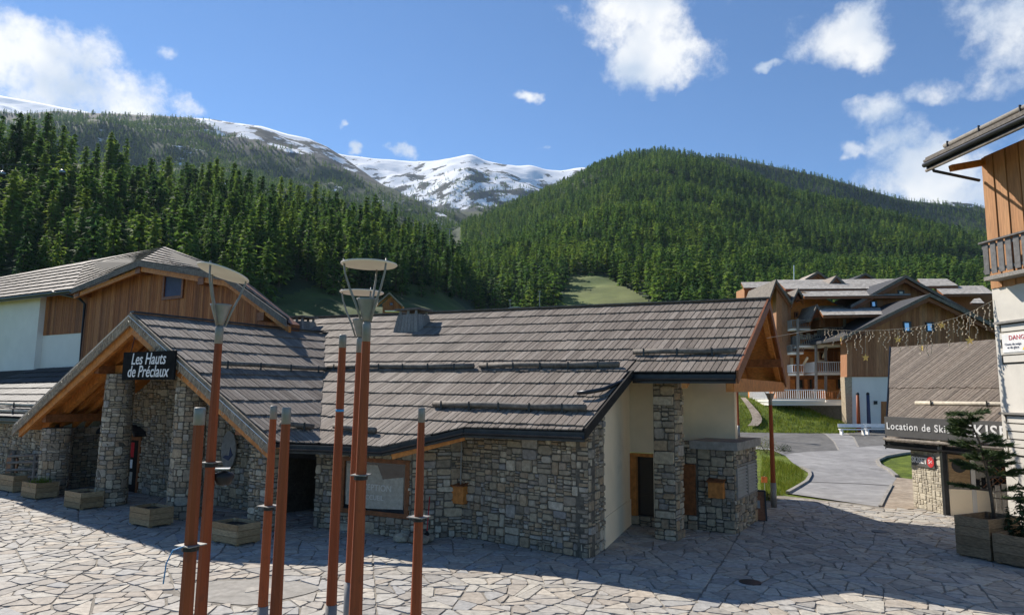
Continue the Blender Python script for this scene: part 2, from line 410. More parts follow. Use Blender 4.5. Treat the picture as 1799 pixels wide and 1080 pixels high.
# polygons in plan
def clip_poly(poly, p, n):
    """keep the side of the line through p where (q-p).n >= 0"""
    out = []
    for i in range(len(poly)):
        a, b = poly[i], poly[(i + 1) % len(poly)]
        da, db = (a[0] - p[0]) * n[0] + (a[1] - p[1]) * n[1], (b[0] - p[0]) * n[0] + (b[1] - p[1]) * n[1]
        if da >= 0: out.append(a)
        if (da >= 0) != (db >= 0):
            t = da / (da - db); out.append((a[0] + (b[0] - a[0]) * t, a[1] + (b[1] - a[1]) * t))
    return out
def parea(poly):
    return .5 * abs(sum(a[0] * b[1] - b[0] * a[1] for a, b in zip(poly, poly[1:] + poly[:1])))
def pcen(poly):
    return (sum(p[0] for p in poly) / len(poly), sum(p[1] for p in poly) / len(poly))
def shrink(poly, d):
    """inset a convex polygon by d"""
    k = len(poly)
    s = sum(a[0] * b[1] - b[0] * a[1] for a, b in zip(poly, poly[1:] + poly[:1]))
    out = list(poly)
    for i in range(k):
        a, b = poly[i], poly[(i + 1) % k]
        ex, ey = b[0] - a[0], b[1] - a[1]; l = math.hypot(ex, ey)
        if l < 1e-6: continue
        n = (-ey / l, ex / l) if s > 0 else (ey / l, -ex / l)
        out = clip_poly(out, (a[0] + n[0] * d, a[1] + n[1] * d), n)
        if len(out) < 3: return []
    return out
def round_corners(poly, f=.18):
    out = []
    k = len(poly)
    for i in range(k):
        p, a, b = poly[i], poly[i - 1], poly[(i + 1) % k]
        out.append((p[0] + (a[0] - p[0]) * f, p[1] + (a[1] - p[1]) * f))
        out.append((p[0] + (b[0] - p[0]) * f, p[1] + (b[1] - p[1]) * f))
    return out
def split_rec(poly, target, rng, out):
    A = parea(poly)
    if A < target * rng.uniform(.75, 1.9) or len(poly) < 3:
        out.append(poly); return
    c = pcen(poly)
    # longest direction
    best = max(((a, b) for i, a in enumerate(poly) for b in poly[i + 1:]), key=lambda q: (q[0][0] - q[1][0]) ** 2 + (q[0][1] - q[1][1]) ** 2)
    ang = math.atan2(best[1][1] - best[0][1], best[1][0] - best[0][0]) + rng.uniform(-.42, .42)
    n = (cos(ang), sin(ang)); t = rng.uniform(-.13, .13) * math.dist(*best)
    p = (c[0] + n[0] * t, c[1] + n[1] * t)
    for s in (1, -1):
        q = clip_poly(poly, p, (n[0] * s, n[1] * s))
        if len(q) >= 3 and parea(q) > .01: split_rec(q, target, rng, out)

# ------------------------------------------------------------------ hills, mountains and forest
# profiles: across the view (column x), distance and height of the foot and of the crest
LEFT_HILL = [(-1100, 160, 690, 330, 180), (-300, 160, 690, 330, 240), (0, 160, 692, 330, 268), (120, 160, 692, 330, 290), (180, 160, 692, 335, 308), (215, 160, 692, 390, 345), (300, 160, 692, 400, 345), (400, 160, 692, 410, 352), (500, 160, 693, 420, 378),
             (600, 160, 693, 430, 404), (700, 160, 694, 440, 432), (760, 165, 694, 445, 452), (800, 170, 694, 440, 480), (850, 175, 694, 420, 540), (900, 180, 694, 400, 610), (960, 180, 695, 380, 670), (1100, 180, 697, 380, 694), (3000, 180, 700, 380, 699)]
RIGHT_HILL = [(-1100, 230, 690, 900, 600), (600, 230, 693, 900, 560), (700, 230, 693, 1000, 480), (760, 230, 694, 1100, 425), (800, 230, 694, 1200, 402), (850, 230, 694, 1350, 385), (900, 230, 694, 1450, 362), (950, 230, 694, 1480, 340), (1000, 230, 694, 1500, 318), (1060, 230, 695, 1500, 290),
              (1100, 230, 695, 1500, 276), (1160, 230, 695, 1500, 268), (1220, 230, 696, 1480, 276), (1300, 230, 697, 1400, 302), (1430, 230, 698, 1250, 352), (1520, 230, 699, 1150, 378), (1600, 230, 699, 1080, 395), (1730, 230, 700, 1000, 425), (1850, 230, 700, 950, 450), (3000, 230, 702, 900, 520)]
BACK_RIDGE = [(-1100, 1300, 640, 2100, 620), (560, 1300, 620, 2100, 460), (700, 1300, 600, 2100, 392), (760, 1300, 600, 2100, 372), (820, 1300, 600, 2100, 372), (900, 1300, 600, 2100, 352), (1100, 1300, 600, 2100, 300), (1200, 1300, 600, 2100, 277), (1290, 1300, 600, 2100, 276), (1360, 1300, 600, 2100, 290), (1430, 1300, 600, 2100, 306), (1520, 1300, 600, 2100, 329), (1600, 1300, 600, 2100, 350), (1700, 1300, 600, 2100, 362), (1800, 1300, 600, 2100, 370), (3000, 1300, 600, 2100, 420)]
LEFT_MTN = [(-1100, 600, 640, 2600, 150), (-200, 600, 640, 2600, 185), (0, 600, 640, 2600, 200), (60, 600, 640, 2600, 193), (150, 600, 640, 2600, 198), (250, 600, 640, 2650, 201), (340, 600, 640, 2700, 207), (380, 600, 640, 2750, 213), (440, 600, 640, 2800, 221), (490, 600, 640, 2900, 236), (530, 600, 640, 3000, 245),
            (560, 600, 640, 3000, 258), (590, 600, 640, 3000, 276), (620, 600, 640, 2900, 297), (660, 600, 640, 2700, 322), (700, 600, 640, 2500, 343), (750, 600, 640, 2200, 362), (800, 600, 640, 1900, 390), (860, 600, 640, 1700, 420), (1000, 600, 640, 1500, 470), (1200, 600, 650, 1400, 560), (3000, 600, 690, 1400, 680)]
SNOW_MTN = [(-1100, 2600, 500, 5200, 120), (-100, 2600, 500, 5200, 158), (0, 2600, 500, 5200, 173), (60, 2600, 500, 5200, 184), (120, 2600, 500, 5200, 196), (200, 2600, 500, 5200, 225), (400, 2600, 500, 5200, 260), (500, 2600, 500, 5200, 262), (560, 2600, 500, 5200, 266), (600, 2600, 500, 5200, 273), (660, 2600, 500, 5200, 279), (720, 2600, 500, 5200, 282), (755, 2600, 500, 5000, 282),
            (785, 2600, 500, 4800, 277), (805, 2600, 500, 4800, 273), (820, 2600, 500, 4800, 270), (832, 2600, 500, 4800, 275), (850, 2600, 500, 4800, 282), (880, 2600, 500, 4800, 288), (905, 2600, 500, 4800, 291), (930, 2600, 500, 4800, 290), (955, 2600, 500, 4800, 297), (985, 2600, 500, 4800, 300), (1010, 2600, 500, 4800, 296), (1028, 2600, 500, 4800, 294), (1050, 2600, 500, 4800, 300), (1100, 2600, 500, 4800, 330), (1400, 2600, 500, 4800, 380), (3000, 2600, 500, 4800, 420)]
class Hill:
    def __init__(s, prof, power, amp, freq, seed):
        s.p = prof; s.power = power; s.amp = amp; s.freq = freq; s.off = Vector((seed * 17.3, seed * 5.1, 0))
    def par(s, x):
        P = s.p
        return [pw([(q[0], q[k]) for q in P], x) for k in (1, 2, 3, 4)]
    def prep(s):
        s.tab = {}
    def get(s, x):
        k = round(x)
        if not hasattr(s, 'tab'): s.tab = {}
        if k not in s.tab:
            Y0, y0, Yc, yc = s.par(k); s.tab[k] = (Y0, at(k, y0, Y0).z, Yc, at(k, yc, Yc).z)
        return s.tab[k]
    def z(s, x, Y):
        Y0, z0, Yc, zc = s.get(x)
        t = (Y - Y0) / (Yc - Y0)
        X = (x - 899.5) / 1200 * Y * .985
        n = mnoise.fractal(Vector((X, Y, 0)) * s.freq + s.off, .9, 2.0, 5)
        if t <= 0: return z0 - 2 * (1 - max(t, -1)) - 1
        if t <= 1:
            return z0 + (zc - z0) * t ** s.power + n * s.amp * min(1, t * 4) * min(1, (1 - t) * 5 + .12)
        return zc - (zc - z0) * (t - 1) * .8 + n * s.amp * .12
    def pos(s, x, Y):
        X = (x - 899.5) / 1200 * Y / cos(PITCH) * (1 + 0)
        return Vector((at(x, 540, Y).x, Y, s.z(x, Y)))
    def mesh(s, name, mat, label, rows=46, step=14, tmax=1.35):
        mb = MB(); cols = []
        x = -1000
        while x < 2800:
            cols.append(x); x += step if -60 < x < 1860 else 60
        tt = [-.12 + (1.12) * i / rows for i in range(rows + 1)] + [1.03, 1.08, 1.16, tmax]
        for x in cols:
            Y0, z0, Yc, zc = s.get(x)
            for t in tt: mb.v.append(s.pos(x, Y0 + (Yc - Y0) * t))
        n = len(tt)
        for i in range(len(cols) - 1):
            for j in range(n - 1): a = i * n + j; mb.f.append((a, a + n, a + n + 1, a + 1))
        o = mb.build(name, mat, smooth=True)
        return tag(o, label, None, None, 'structure')
def mountain_mat(name, forest_top, rock_lo, snow_lo, sx):
    """forest below, scree and turf higher up, old snow in patches above; all by height and slope"""
    m = bpy.data.materials.new(name); m.use_nodes = True
    nt = m.node_tree; N, L = nt.nodes, nt.links; bs = N['Principled BSDF']; bs.inputs['Roughness'].default_value = .95; bs.inputs['Specular IOR Level'].default_value = .1
    geo = N.new('ShaderNodeNewGeometry'); sep = N.new('ShaderNodeSeparateXYZ'); L.new(geo.outputs['Position'], sep.inputs[0])
    def noise(sc, det, vec=None, mapsc=None):
        n = N.new('ShaderNodeTexNoise'); n.inputs['Scale'].default_value = sc; n.inputs['Detail'].default_value = det; n.inputs['Roughness'].default_value = .62
        mp = N.new('ShaderNodeMapping'); mp.inputs['Scale'].default_value = mapsc or (1, 1, 1); L.new(geo.outputs['Position'], mp.inputs[0]); L.new(mp.outputs[0], n.inputs['Vector']); return n.outputs[0]
    def mth(op, a, b, clamp=False):
        q = N.new('ShaderNodeMath'); q.operation = op; q.use_clamp = clamp
        for i, v in enumerate((a, b)):
            if isinstance(v, (int, float)): q.inputs[i].default_value = v
            else: L.new(v, q.inputs[i])
        return q.outputs[0]
    def mrange(v, a, b):
        q = N.new('ShaderNodeMapRange'); q.inputs['From Min'].default_value = a; q.inputs['From Max'].default_value = b; L.new(v, q.inputs[0]); return q.outputs[0]
    def mix(f, a, b):
        q = N.new('ShaderNodeMixRGB'); L.new(f, q.inputs[0])
        for i, v in ((1, a), (2, b)):
            if isinstance(v, tuple): q.inputs[i].default_value = (*v, 1)
            else: L.new(v, q.inputs[i])
        return q.outputs[0]
    big = noise(.0022, 6); mid = noise(.012, 6); fine = noise(.07, 4)
    z = mth('ADD', sep.outputs[2], mth('MULTIPLY', mth('SUBTRACT', big, .5), 420))
    forest = mix(mrange(fine, .35, .65), (.022, .04, .02), (.06, .085, .035))
    turf = mix(mrange(mid, .4, .6), (.036, .044, .036), (.08, .08, .068))
    snow = mix(mrange(mid, .3, .7), (.74, .76, .80), (.84, .85, .86))
    c = mix(mrange(z, rock_lo, rock_lo + 60), forest, turf)
    streak = noise(.0075, 8, None, (1.0, .8, 1.3))
    zs = mth('ADD', mrange(z, snow_lo - 180, snow_lo + 430) if sx else mrange(z, 480, 2000), mth('MULTIPLY', mth('SUBTRACT', streak, .5), 3.0))
    if sx: zs = mth('ADD', zs, mth('MULTIPLY', mth('SUBTRACT', mrange(sep.outputs[0], -1650, -1150), .85), .9))
    c = mix(mrange(zs, .44, .54), c, snow)
    L.new(c, bs.inputs['Base Color'])
    b = N.new('ShaderNodeBump'); b.inputs['Strength'].default_value = .7; b.inputs['Distance'].default_value = 9; L.new(mid, b.inputs['Height']); L.new(b.outputs[0], bs.inputs['Normal'])
    return m
H_left = Hill(LEFT_HILL, 1.05, 5, .012, 1)
H_right = Hill(RIGHT_HILL, 1.12, 26, .0030, 2)
H_back = Hill(BACK_RIDGE, 1.0, 40, .003, 3)
H_lm = Hill(LEFT_MTN, 1.1, 90, .0016, 4)
H_sm = Hill(SNOW_MTN, 1.0, 150, .0011, 5)
H_sm.mesh('mountains', mountain_mat('snow_mountain', 700, 900, 1040, 0), 'far bare mountain ridge covered in snow patches', 64, 8)
H_lm.mesh('mountains', mountain_mat('wooded_mountain', 600, 760, 1000, 1), 'wooded mountain flank with snow patches near its crest', 64, 10)
H_back.mesh('hills', M['forest_floor'], 'dark wooded ridge behind the right hill', 30, 16)
H_right.mesh('hills', M['forest_floor'], 'wooded hill rising behind the chalets', 60, 14)
H_left.mesh('hills', M['forest_floor'], 'wooded slope behind the porch', 40, 14)

def foliage(name, cols):
    m = mk(name, cols, .8, .35, .3, piece=False, translucent=.42, spec=.15)
    nt = m.node_tree; N, L = nt.nodes, nt.links
    oi = N.new('ShaderNodeObjectInfo'); rp = [n for n in N if n.type == 'VALTORGB'][0]
    for l in list(rp.inputs[0].links): L.remove(l)
    geo = [n for n in N if n.type == 'NEW_GEOMETRY'][0]
    a = N.new('ShaderNodeMath'); a.operation = 'MULTIPLY_ADD'; L.new(geo.outputs['Random Per Island'], a.inputs[0]); a.inputs[1].default_value = .35; 
    b = N.new('ShaderNodeMath'); b.operation = 'MULTIPLY'; L.new(oi.outputs['Random'], b.inputs[0]); b.inputs[1].default_value = .65
    pn = N.new('ShaderNodeTexNoise'); pn.inputs['Scale'].default_value = .018; pn.inputs['Detail'].default_value = 3; L.new(oi.outputs['Location'], pn.inputs['Vector'])
    pm = N.new('ShaderNodeMath'); pm.operation = 'MULTIPLY_ADD'; L.new(pn.outputs[0], pm.inputs[0]); pm.inputs[1].default_value = 1.1; pm.inputs[2].default_value = -.55
    ps = N.new('ShaderNodeMath'); ps.operation = 'ADD'; L.new(b.outputs[0], ps.inputs[0]); L.new(pm.outputs[0], ps.inputs[1])
    L.new(ps.outputs[0], a.inputs[2]); L.new(a.outputs[0], rp.inputs[0])
    for i, e in enumerate(rp.color_ramp.elements): e.position = i / (len(rp.color_ramp.elements) - 1)
    return m
M['needles'] = foliage('conifer_needles', [(.028, .07, .026), (.06, .13, .032), (.105, .19, .036), (.16, .245, .04), (.21, .28, .046)])
def conifer_mesh(seed, layers, per, tufts, size, tuftw, spread=.19, start=.1, round_=.75):
    """crown of many small drooping sprays, unit height"""
    R = random.Random(seed); mb = MB()
    lean = [R.uniform(.7, 1.25) for _ in range(7)]
    for i in range(layers):
        f = (i + R.uniform(-.3, .3)) / layers; f = max(0, min(.99, f)); z = start + (1 - start) * f
        rr = spread * ((1 - f) ** round_) * (1 if f > .12 else .55 + f * 3.7) + .012
        for k in range(per):
            a = 2 * pi * (k + R.random()) / per; r = rr * R.uniform(.4, 1.15) * lean[(int(a / (2 * pi) * 7) + i // 4) % 7]
            for t in range(tufts):
                q = (t + R.uniform(.3, 1)) / tufts; d = r * q
                c = Vector((cos(a) * d, sin(a) * d, z - .10 * d / max(spread, .01) * .5 + R.uniform(-.012, .012)))
                s = size * R.uniform(.6, 1.25) * (1.15 - .45 * f)
                ax = Vector((cos(a + R.uniform(-.9, .9)), sin(a + R.uniform(-.9, .9)), R.uniform(-.75, .1))).normalized()
                si = Vector((-sin(a), cos(a), R.uniform(-.5, .5))).normalized()
                mb.poly([c - ax * s * .35 + si * s * tuftw * .35, c - ax * s * .2 - si * s * tuftw, c + ax * s, c + ax * s * .15 + si * s * tuftw])
    mb.poly([Vector((.012, 0, .96)), Vector((-.012, .006, .96)), Vector((0, 0, 1.03))])
    return mb
def trunk_mesh():
    mb = MB(); mb.tube([(0, 0, -.06), (0, 0, .35), (0, 0, .97)], [.0135, .0105, .002], 5, False); return mb
def to_mesh(mb, name, mats):
    me = bpy.data.meshes.new(name); me.from_pydata([tuple(v) for v in mb.v], [], mb.f)
    for m in mats: me.materials.append(m)
    return me
CROWNS = [to_mesh(conifer_mesh(40 + i, 19, 9, 3, .066, .45, spread=(.2, .235, .185, .25, .215)[i], start=(.08, .12, .16, .05, .1)[i], round_=(.66, .55, .5, .78, .6)[i]), 'crown', [M['needles']]) for i in range(5)]
TRUNK = to_mesh(trunk_mesh(), 'trunk', [M['bark']])
def inst_obj(name, mb_crown):
    n = len(mb_crown.f); t = trunk_mesh(); k = len(mb_crown.v)
    mb_crown.v += t.v; mb_crown.f += [tuple(i + k for i in f) for f in t.f]
    me = to_mesh(mb_crown, name, [M['needles'], M['bark']])
    for p in me.polygons[n:]: p.material_index = 1
    return bpy.data.objects.new(name, me)
def variants(name, arr):
    col = bpy.data.collections.new(name)
    for i, mb in enumerate(arr): col.objects.link(inst_obj('forest_tree', mb))
    return col
VAR_MID = variants('mid_trees', [conifer_mesh(60 + i, 14, 7, 3, .07, .45, spread=(.2, .235, .19, .225)[i], start=.08, round_=(.66, .5, .6, .75)[i]) for i in range(4)])
VAR_FAR = variants('far_trees', [conifer_mesh(80 + i, 9, 6, 2, .12, .5, spread=(.21, .25, .23)[i], start=.05, round_=(.66, .5, .58)[i]) for i in range(3)])
def forest(name, pts, col, nvar, label):
    """pts: (position, height, turn, variant) -> one instanced mass"""
    me = bpy.data.meshes.new(name); me.from_pydata([tuple(p[0]) for p in pts], [], [])
    for nm, ty in (('tree_scale', 'FLOAT_VECTOR'), ('tree_turn', 'FLOAT_VECTOR'), ('tree_kind', 'INT')): me.attributes.new(nm, ty, 'POINT')
    sv, rv, iv = [], [], []
    for p, h, w, t, k in pts: sv += [h * w, h * w, h]; rv += [0, 0, t]; iv.append(k % nvar)
    me.attributes['tree_scale'].data.foreach_set('vector', sv); me.attributes['tree_turn'].data.foreach_set('vector', rv); me.attributes['tree_kind'].data.foreach_set('value', iv)
    o = bpy.data.objects.new(name, me); C.objects.link(o)
    ng = bpy.data.node_groups.new(name + '_scatter', 'GeometryNodeTree')
    ng.interface.new_socket('Geometry', in_out='INPUT', socket_type='NodeSocketGeometry'); ng.interface.new_socket('Geometry', in_out='OUTPUT', socket_type='NodeSocketGeometry')
    N, L = ng.nodes, ng.links
    gi, go = N.new('NodeGroupInput'), N.new('NodeGroupOutput')
    ip = N.new('GeometryNodeInstanceOnPoints'); ci = N.new('GeometryNodeCollectionInfo'); ci.inputs['Collection'].default_value = col
    ci.inputs['Separate Children'].default_value = True; ci.inputs['Reset Children'].default_value = True
    def attr(nm, ty): a = N.new('GeometryNodeInputNamedAttribute'); a.data_type = ty; a.inputs['Name'].default_value = nm; return a.outputs['Attribute']
    L.new(gi.outputs[0], ip.inputs['Points']); L.new(ci.outputs[0], ip.inputs['Instance']); ip.inputs['Pick Instance'].default_value = True
    L.new(attr('tree_scale', 'FLOAT_VECTOR'), ip.inputs['Scale']); L.new(attr('tree_turn', 'FLOAT_VECTOR'), ip.inputs['Rotation']); L.new(attr('tree_kind', 'INT'), ip.inputs['Instance Index'])
    L.new(ip.outputs[0], go.inputs[0])
    md = o.modifiers.new('scatter', 'NODES'); md.node_group = ng
    tag(o, label, 'forest', None, 'stuff')
def inside(poly, x, y):
    c = False
    for (x0, y0), (x1, y1) in zip(poly, poly[1:] + poly[:1]):
        if (y0 > y) != (y1 > y) and x < (x1 - x0) * (y - y0) / (y1 - y0) + x0: c = not c
    return c
SKI_SLOPE = [(1000, 484), (1062, 486), (1100, 505), (1145, 535), (1160, 575), (950, 575), (985, 530)]
def scatter(H, x0, x1, spacing, hrange, seed, t0, t1, skip, ymax=9999):
    R = random.Random(seed); out = []
    Y = min(H.get(x)[0] for x in range(int(x0), int(x1), 40))
    Ymax = max(H.get(x)[2] for x in range(int(x0), int(x1), 40))
    while Y < Ymax * 1.02:
        sp = spacing(Y); x = x0 + R.random() * 5; dx = sp * 1200 / Y
        while x < x1:
            xx = x + R.uniform(-.45, .45) * dx; x += dx
            yy = Y + R.uniform(-.5, .5) * sp
            Y0, z0, Yc, zc = H.get(xx); t = (yy - Y0) / (Yc - Y0)
            if not (t0 < t < t1): continue
            p = H.pos(xx, yy); q = proj(p)
            if q is None or q[1] > ymax or skip(q[0], q[1], yy, R, t): continue
            clump = .5 + .5 * mnoise.noise(Vector((p.x, p.y, 0)) * .03)
            out.append((p, R.uniform(*hrange) * (.75 + .5 * clump), R.uniform(.75, 1.2), R.random() * 6.28, R.randrange(60)))
        Y += sp
    return out
def skip_left(px, py, Y, R, t):
    if py > 545: return True
    if 470 < px < 660 and py > 518 - max(0, (600 - px)) * .1 + R.uniform(-10, 10): return True
    if px > 640 and py > 528: return True
    if 90 < px < 190 and 292 < py < 318 and R.random() < .6: return True
    return R.random() < .06
def skip_right(px, py, Y, R, t):
    if inside(SKI_SLOPE, px, py): return True
    if 792 < px < 810 and py > 385: return True
    if 1380 < px < 1470 and 318 < py < 350 and R.random() < .7: return True
    return R.random() < .05
def skip_lm(px, py, Y, R, t):
    lim = pw([(0, 1.02), (340, 1.0), (380, .9), (440, .80), (560, .68), (660, .76), (760, .93)], px)
    if t > lim + R.uniform(-.12, .06): return True
    if 800 < px < 852 and 366 < py < 390: return True
    if 745 < px < 757 and 335 < py < 372: return True
    return mnoise.noise(Vector((px * .02, py * .05, 3))) > .42
left = scatter(H_left, -180, 900, lambda Y: 6.6 + Y * .003, (14, 27), 1, .10, 1.03, skip_left)
left.sort(key=lambda q: -(q[1] / q[0].y) if proj(q[0]) and 0 < proj(q[0])[0] < 1799 else 0)
near, rest = left[:300], left[300:]
for i, (p, h, w, t, k) in enumerate(near):
    qx, qy, _ = proj(p + Vector((0, 0, h)))
    lb = ('green larch on the left skyline below the snow cloud' if qx < 200 and qy < 270 else 'green larch above the far left chalet roofs' if qx < 240 else 'green larch standing above the timber gable' if qx < 480 else
          'green larch on the slope behind the street lamps' if qx < 690 else 'green larch at the right end of the near wood')
    T = empty('larch_tree', p, lb, 'tree', 'larches on the near wooded slope')
    T.rotation_euler = (0, 0, t); T.scale = (h * w, h * w, h)
    a = bpy.data.objects.new('trunk', TRUNK); C.objects.link(a); a.parent = T
    b = bpy.data.objects.new('crown', CROWNS[k % 5]); C.objects.link(b); b.parent = T
forest('near_forest', rest, VAR_MID, 4, 'dense larch wood on the slope behind the porch')
right = scatter(H_right, 640, 1960, lambda Y: 6.0 + Y * .0030, (13, 21), 2, .06, 1.02, skip_right, 575)
forest('hill_forest', right, VAR_FAR, 3, 'dense conifer forest covering the hill behind the right chalets')
back = scatter(H_back, 640, 1900, lambda Y: 13, (13, 19), 3, .3, 1.02, lambda px, py, Y, R, t: R.random() < .04 or (800 < px < 850 and 373 < py < 388))
forest('ridge_forest', back, VAR_FAR, 3, 'dark conifers along the ridge closing the valley')
low = scatter(H_sm, 560, 1060, lambda Y: 19, (14, 20), 6, .3, .74, lambda px, py, Y, R, t: R.random() < max(.05, (t - .40) * 2.9) or mnoise.noise(Vector((px * .03, py * .06, 1))) > .3)
forest('treeline_forest', low, VAR_FAR, 3, 'thin conifers at the foot of the snowy ridge')
lm = scatter(H_lm, -100, 960, lambda Y: 13, (12, 18), 4, .12, 1.0, skip_lm)
forest('mountain_forest', lm, VAR_FAR, 3, 'hazy conifer forest on the far left mountain flank')
def slope_patch(name, H, poly, mat, lift, label, nx=26, ny=40, Yr=(200, 700)):
    """a clearing laid on the hill where the sight lines fall"""
    mb = MB(); xs = [lerp(min(p[0] for p in poly), max(p[0] for p in poly), i / nx) for i in range(nx + 1)]
    Ys = [lerp(Yr[0], Yr[1], j / ny) for j in range(ny + 1)]
    idx = {}
    def vert(i, j):
        if (i, j) not in idx: idx[(i, j)] = len(mb.v); q = H.pos(xs[i], Ys[j]); mb.v.append(q + Vector((0, 0, lift)))
        return idx[(i, j)]
    for i in range(nx):
        for j in range(ny):
            q = proj(H.pos((xs[i] + xs[i + 1]) / 2, (Ys[j] + Ys[j + 1]) / 2))
            if inside(poly, q[0], q[1]): mb.f.append((vert(i, j), vert(i + 1, j), vert(i + 1, j + 1), vert(i, j + 1)))
    return tag(mb.build(name, mat, smooth=True), label, None, None, 'structure')
M['piste'] = mk('piste_grass', [(.085, .125, .03), (.13, .15, .045), (.115, .105, .055)], .95, .06, .3, .3, .5, dist=.5)
slope_patch('ski_slope', H_right, SKI_SLOPE, M['piste'], .5, 'green ski run cut through the forest', 40, 60, (230, 520))
M['grass_far'] = mk('shaded_meadow', [(.03, .05, .012), (.06, .085, .018), (.045, .06, .016)], .95, .08, .3)  # tree shade over the meadow is put into this darker green
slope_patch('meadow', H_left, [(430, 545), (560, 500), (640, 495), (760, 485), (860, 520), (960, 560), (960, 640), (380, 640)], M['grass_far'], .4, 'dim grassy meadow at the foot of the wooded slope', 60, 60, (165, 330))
# ------------------------------------------------------------------ plaza paving
def uv_of(x, y): 
    p = Vector((x, y, 0)); return p.dot(UD), p.dot(VD)
PLAZA_EDGE = [(-60, 31), (8.0, 31), (11.2, 30.6), (11.6, 29.9), (14.4, 27.2), (15.9, 27.1), (20, 26.8)]
def in_building(x, y):
    u, v = uv_of(x, y)
    if v > 17.3 and u < -9.2: return True
    if v > 16.6 and u < -19.8 and u > -32: return True
    if v > 22.4 and u < -5.8: return True
    if u < -31.8 and v > 14.4: return True
    return False
def plaza():
    rng = random.Random(3)
    x0, x1, y0, y1 = -34, 18, 5.5, 31
    seeds = []
    gx = 2.7
    ny = int((y1 - y0) / gx) + 1; nx = int((x1 - x0) / gx) + 1
    for i in range(-1, nx + 1):
        for j in range(-1, ny + 1):
            seeds.append((x0 + (i + .5 + rng.uniform(-.42, .42)) * gx, y0 + (j + .5 + rng.uniform(-.42, .42)) * gx))
    lines = []
    for a, b in (((1295, 945), (1215, 1070)), ((655, 985), (662, 1079)), ((1323, 927), (1675, 1048))):
        p, q = grd(*a), grd(*b); d = (q - p).normalized(); lines.append(((p.x, p.y), (-d.y, d.x), (d.x, d.y), (q - p).length))
    stones = []
    for i, s in enumerate(seeds):
        cell = [(s[0] - 5, s[1] - 5), (s[0] + 5, s[1] - 5), (s[0] + 5, s[1] + 5), (s[0] - 5, s[1] + 5)]
        for t in seeds:
            if t is s or abs(t[0] - s[0]) > 8 or abs(t[1] - s[1]) > 8: continue
            m = ((s[0] + t[0]) / 2, (s[1] + t[1]) / 2)
            cell = clip_poly(cell, m, (s[0] - t[0], s[1] - t[1]))
            if len(cell) < 3: break
        if len(cell) < 3: continue
        cells = [cell]
        for p, n, d, ln in lines:
            new = []
            for c in cells:
                m = pcen(c); k = (m[0] - p[0]) * d[0] + (m[1] - p[1]) * d[1]
                if -1 < k < ln + 1:
                    for sg in (1, -1):
                        q = clip_poly(c, p, (n[0] * sg, n[1] * sg))
                        if len(q) >= 3 and parea(q) > .03: new.append(q)
                else: new.append(c)
            cells = new
        for c in cells: split_rec(c, .20 if s[1] < 19 else .18, rng, stones)
    base = empty('plaza_paving', (0, 0, 0)); base['kind'] = 'structure'; base['label'] = 'crazy paved stone plaza in front of the chalet'
    patch = grd(432, 1036)
    keep = []
    for q in stones:
        c = pcen(q)
        if not (x0 < c[0] < x1 and y0 < c[1] < y1): continue
        if c[1] > pw(PLAZA_EDGE, c[0]) - .12 or in_building(*c): continue
        if math.hypot((c[0] - patch.x) / 1.5, (c[1] - patch.y) / .95) < 1 and math.hypot(c[0] - patch.x - .25, c[1] - patch.y) > .4: continue
        q = shrink(q, rng.uniform(.006, .02))
        if len(q) < 3 or parea(q) < .02: continue
        q = [(a[0] + rng.uniform(-.018, .018), a[1] + rng.uniform(-.018, .018)) for a in q]
        q = round_corners(q, rng.uniform(.08, .2))
        pr = proj((c[0], c[1], 0))
        vis = pr is not None and -20 < pr[0] < 1820 and pr[1] < 1110
        keep.append((parea(q) / (c[1] ** 3) * (1 if vis else 0), q))
    keep.sort(key=lambda k: -k[0])
    rest = MB()
    for i, (sc, q) in enumerate(keep):
        z = rng.uniform(-.006, .006)
        tilt = (rng.uniform(-.008, .008), rng.uniform(-.008, .008)); c = pcen(q)
        pts = [Vector((a[0], a[1], -.035)) for a in q]
        h = .035 + z
        if i < 300:
            MB().piece(pts, Vector((tilt[0], tilt[1], 1)), h, .012).build('flagstone', M['flag'], base)
        else:
            rest.piece(pts, Vector((tilt[0], tilt[1], 1)), h, .012)
    rest.build('flagstone_field', M['flag'], base, kind='stuff')
    bed = MB()
    pts = [(x0, y0)] + [(x1, y0)] + [(x, y + .3) for x, y in reversed(PLAZA_EDGE) if x0 < x < x1] + [(x0, 31)]
    bed.poly([Vector((x, y, -.022)) for x, y in pts])
    bed.build('joint_bed', M['joint'], base)
    cp = MB(); cp.poly([Vector((patch.x + 1.45 * cos(a) * (1 + .12 * sin(3 * a)), patch.y + .92 * sin(a) * (1 + .1 * cos(5 * a)), -.010)) for a in [2 * pi * k / 28 for k in range(28)]])
    cp.build('concrete_patch', M['concrete'], base)
    # manhole covers / drains
    for px, py, r in ((1318, 1022, .25), (1545, 933, .25)):
        p = grd(px, py); d = MB(); d.lathe((p.x, p.y, -.02), [(r, 0), (r, .024), (r * .98, .028)], 20)
        d.build('drain_cover', M['zinc'], base)
plaza()

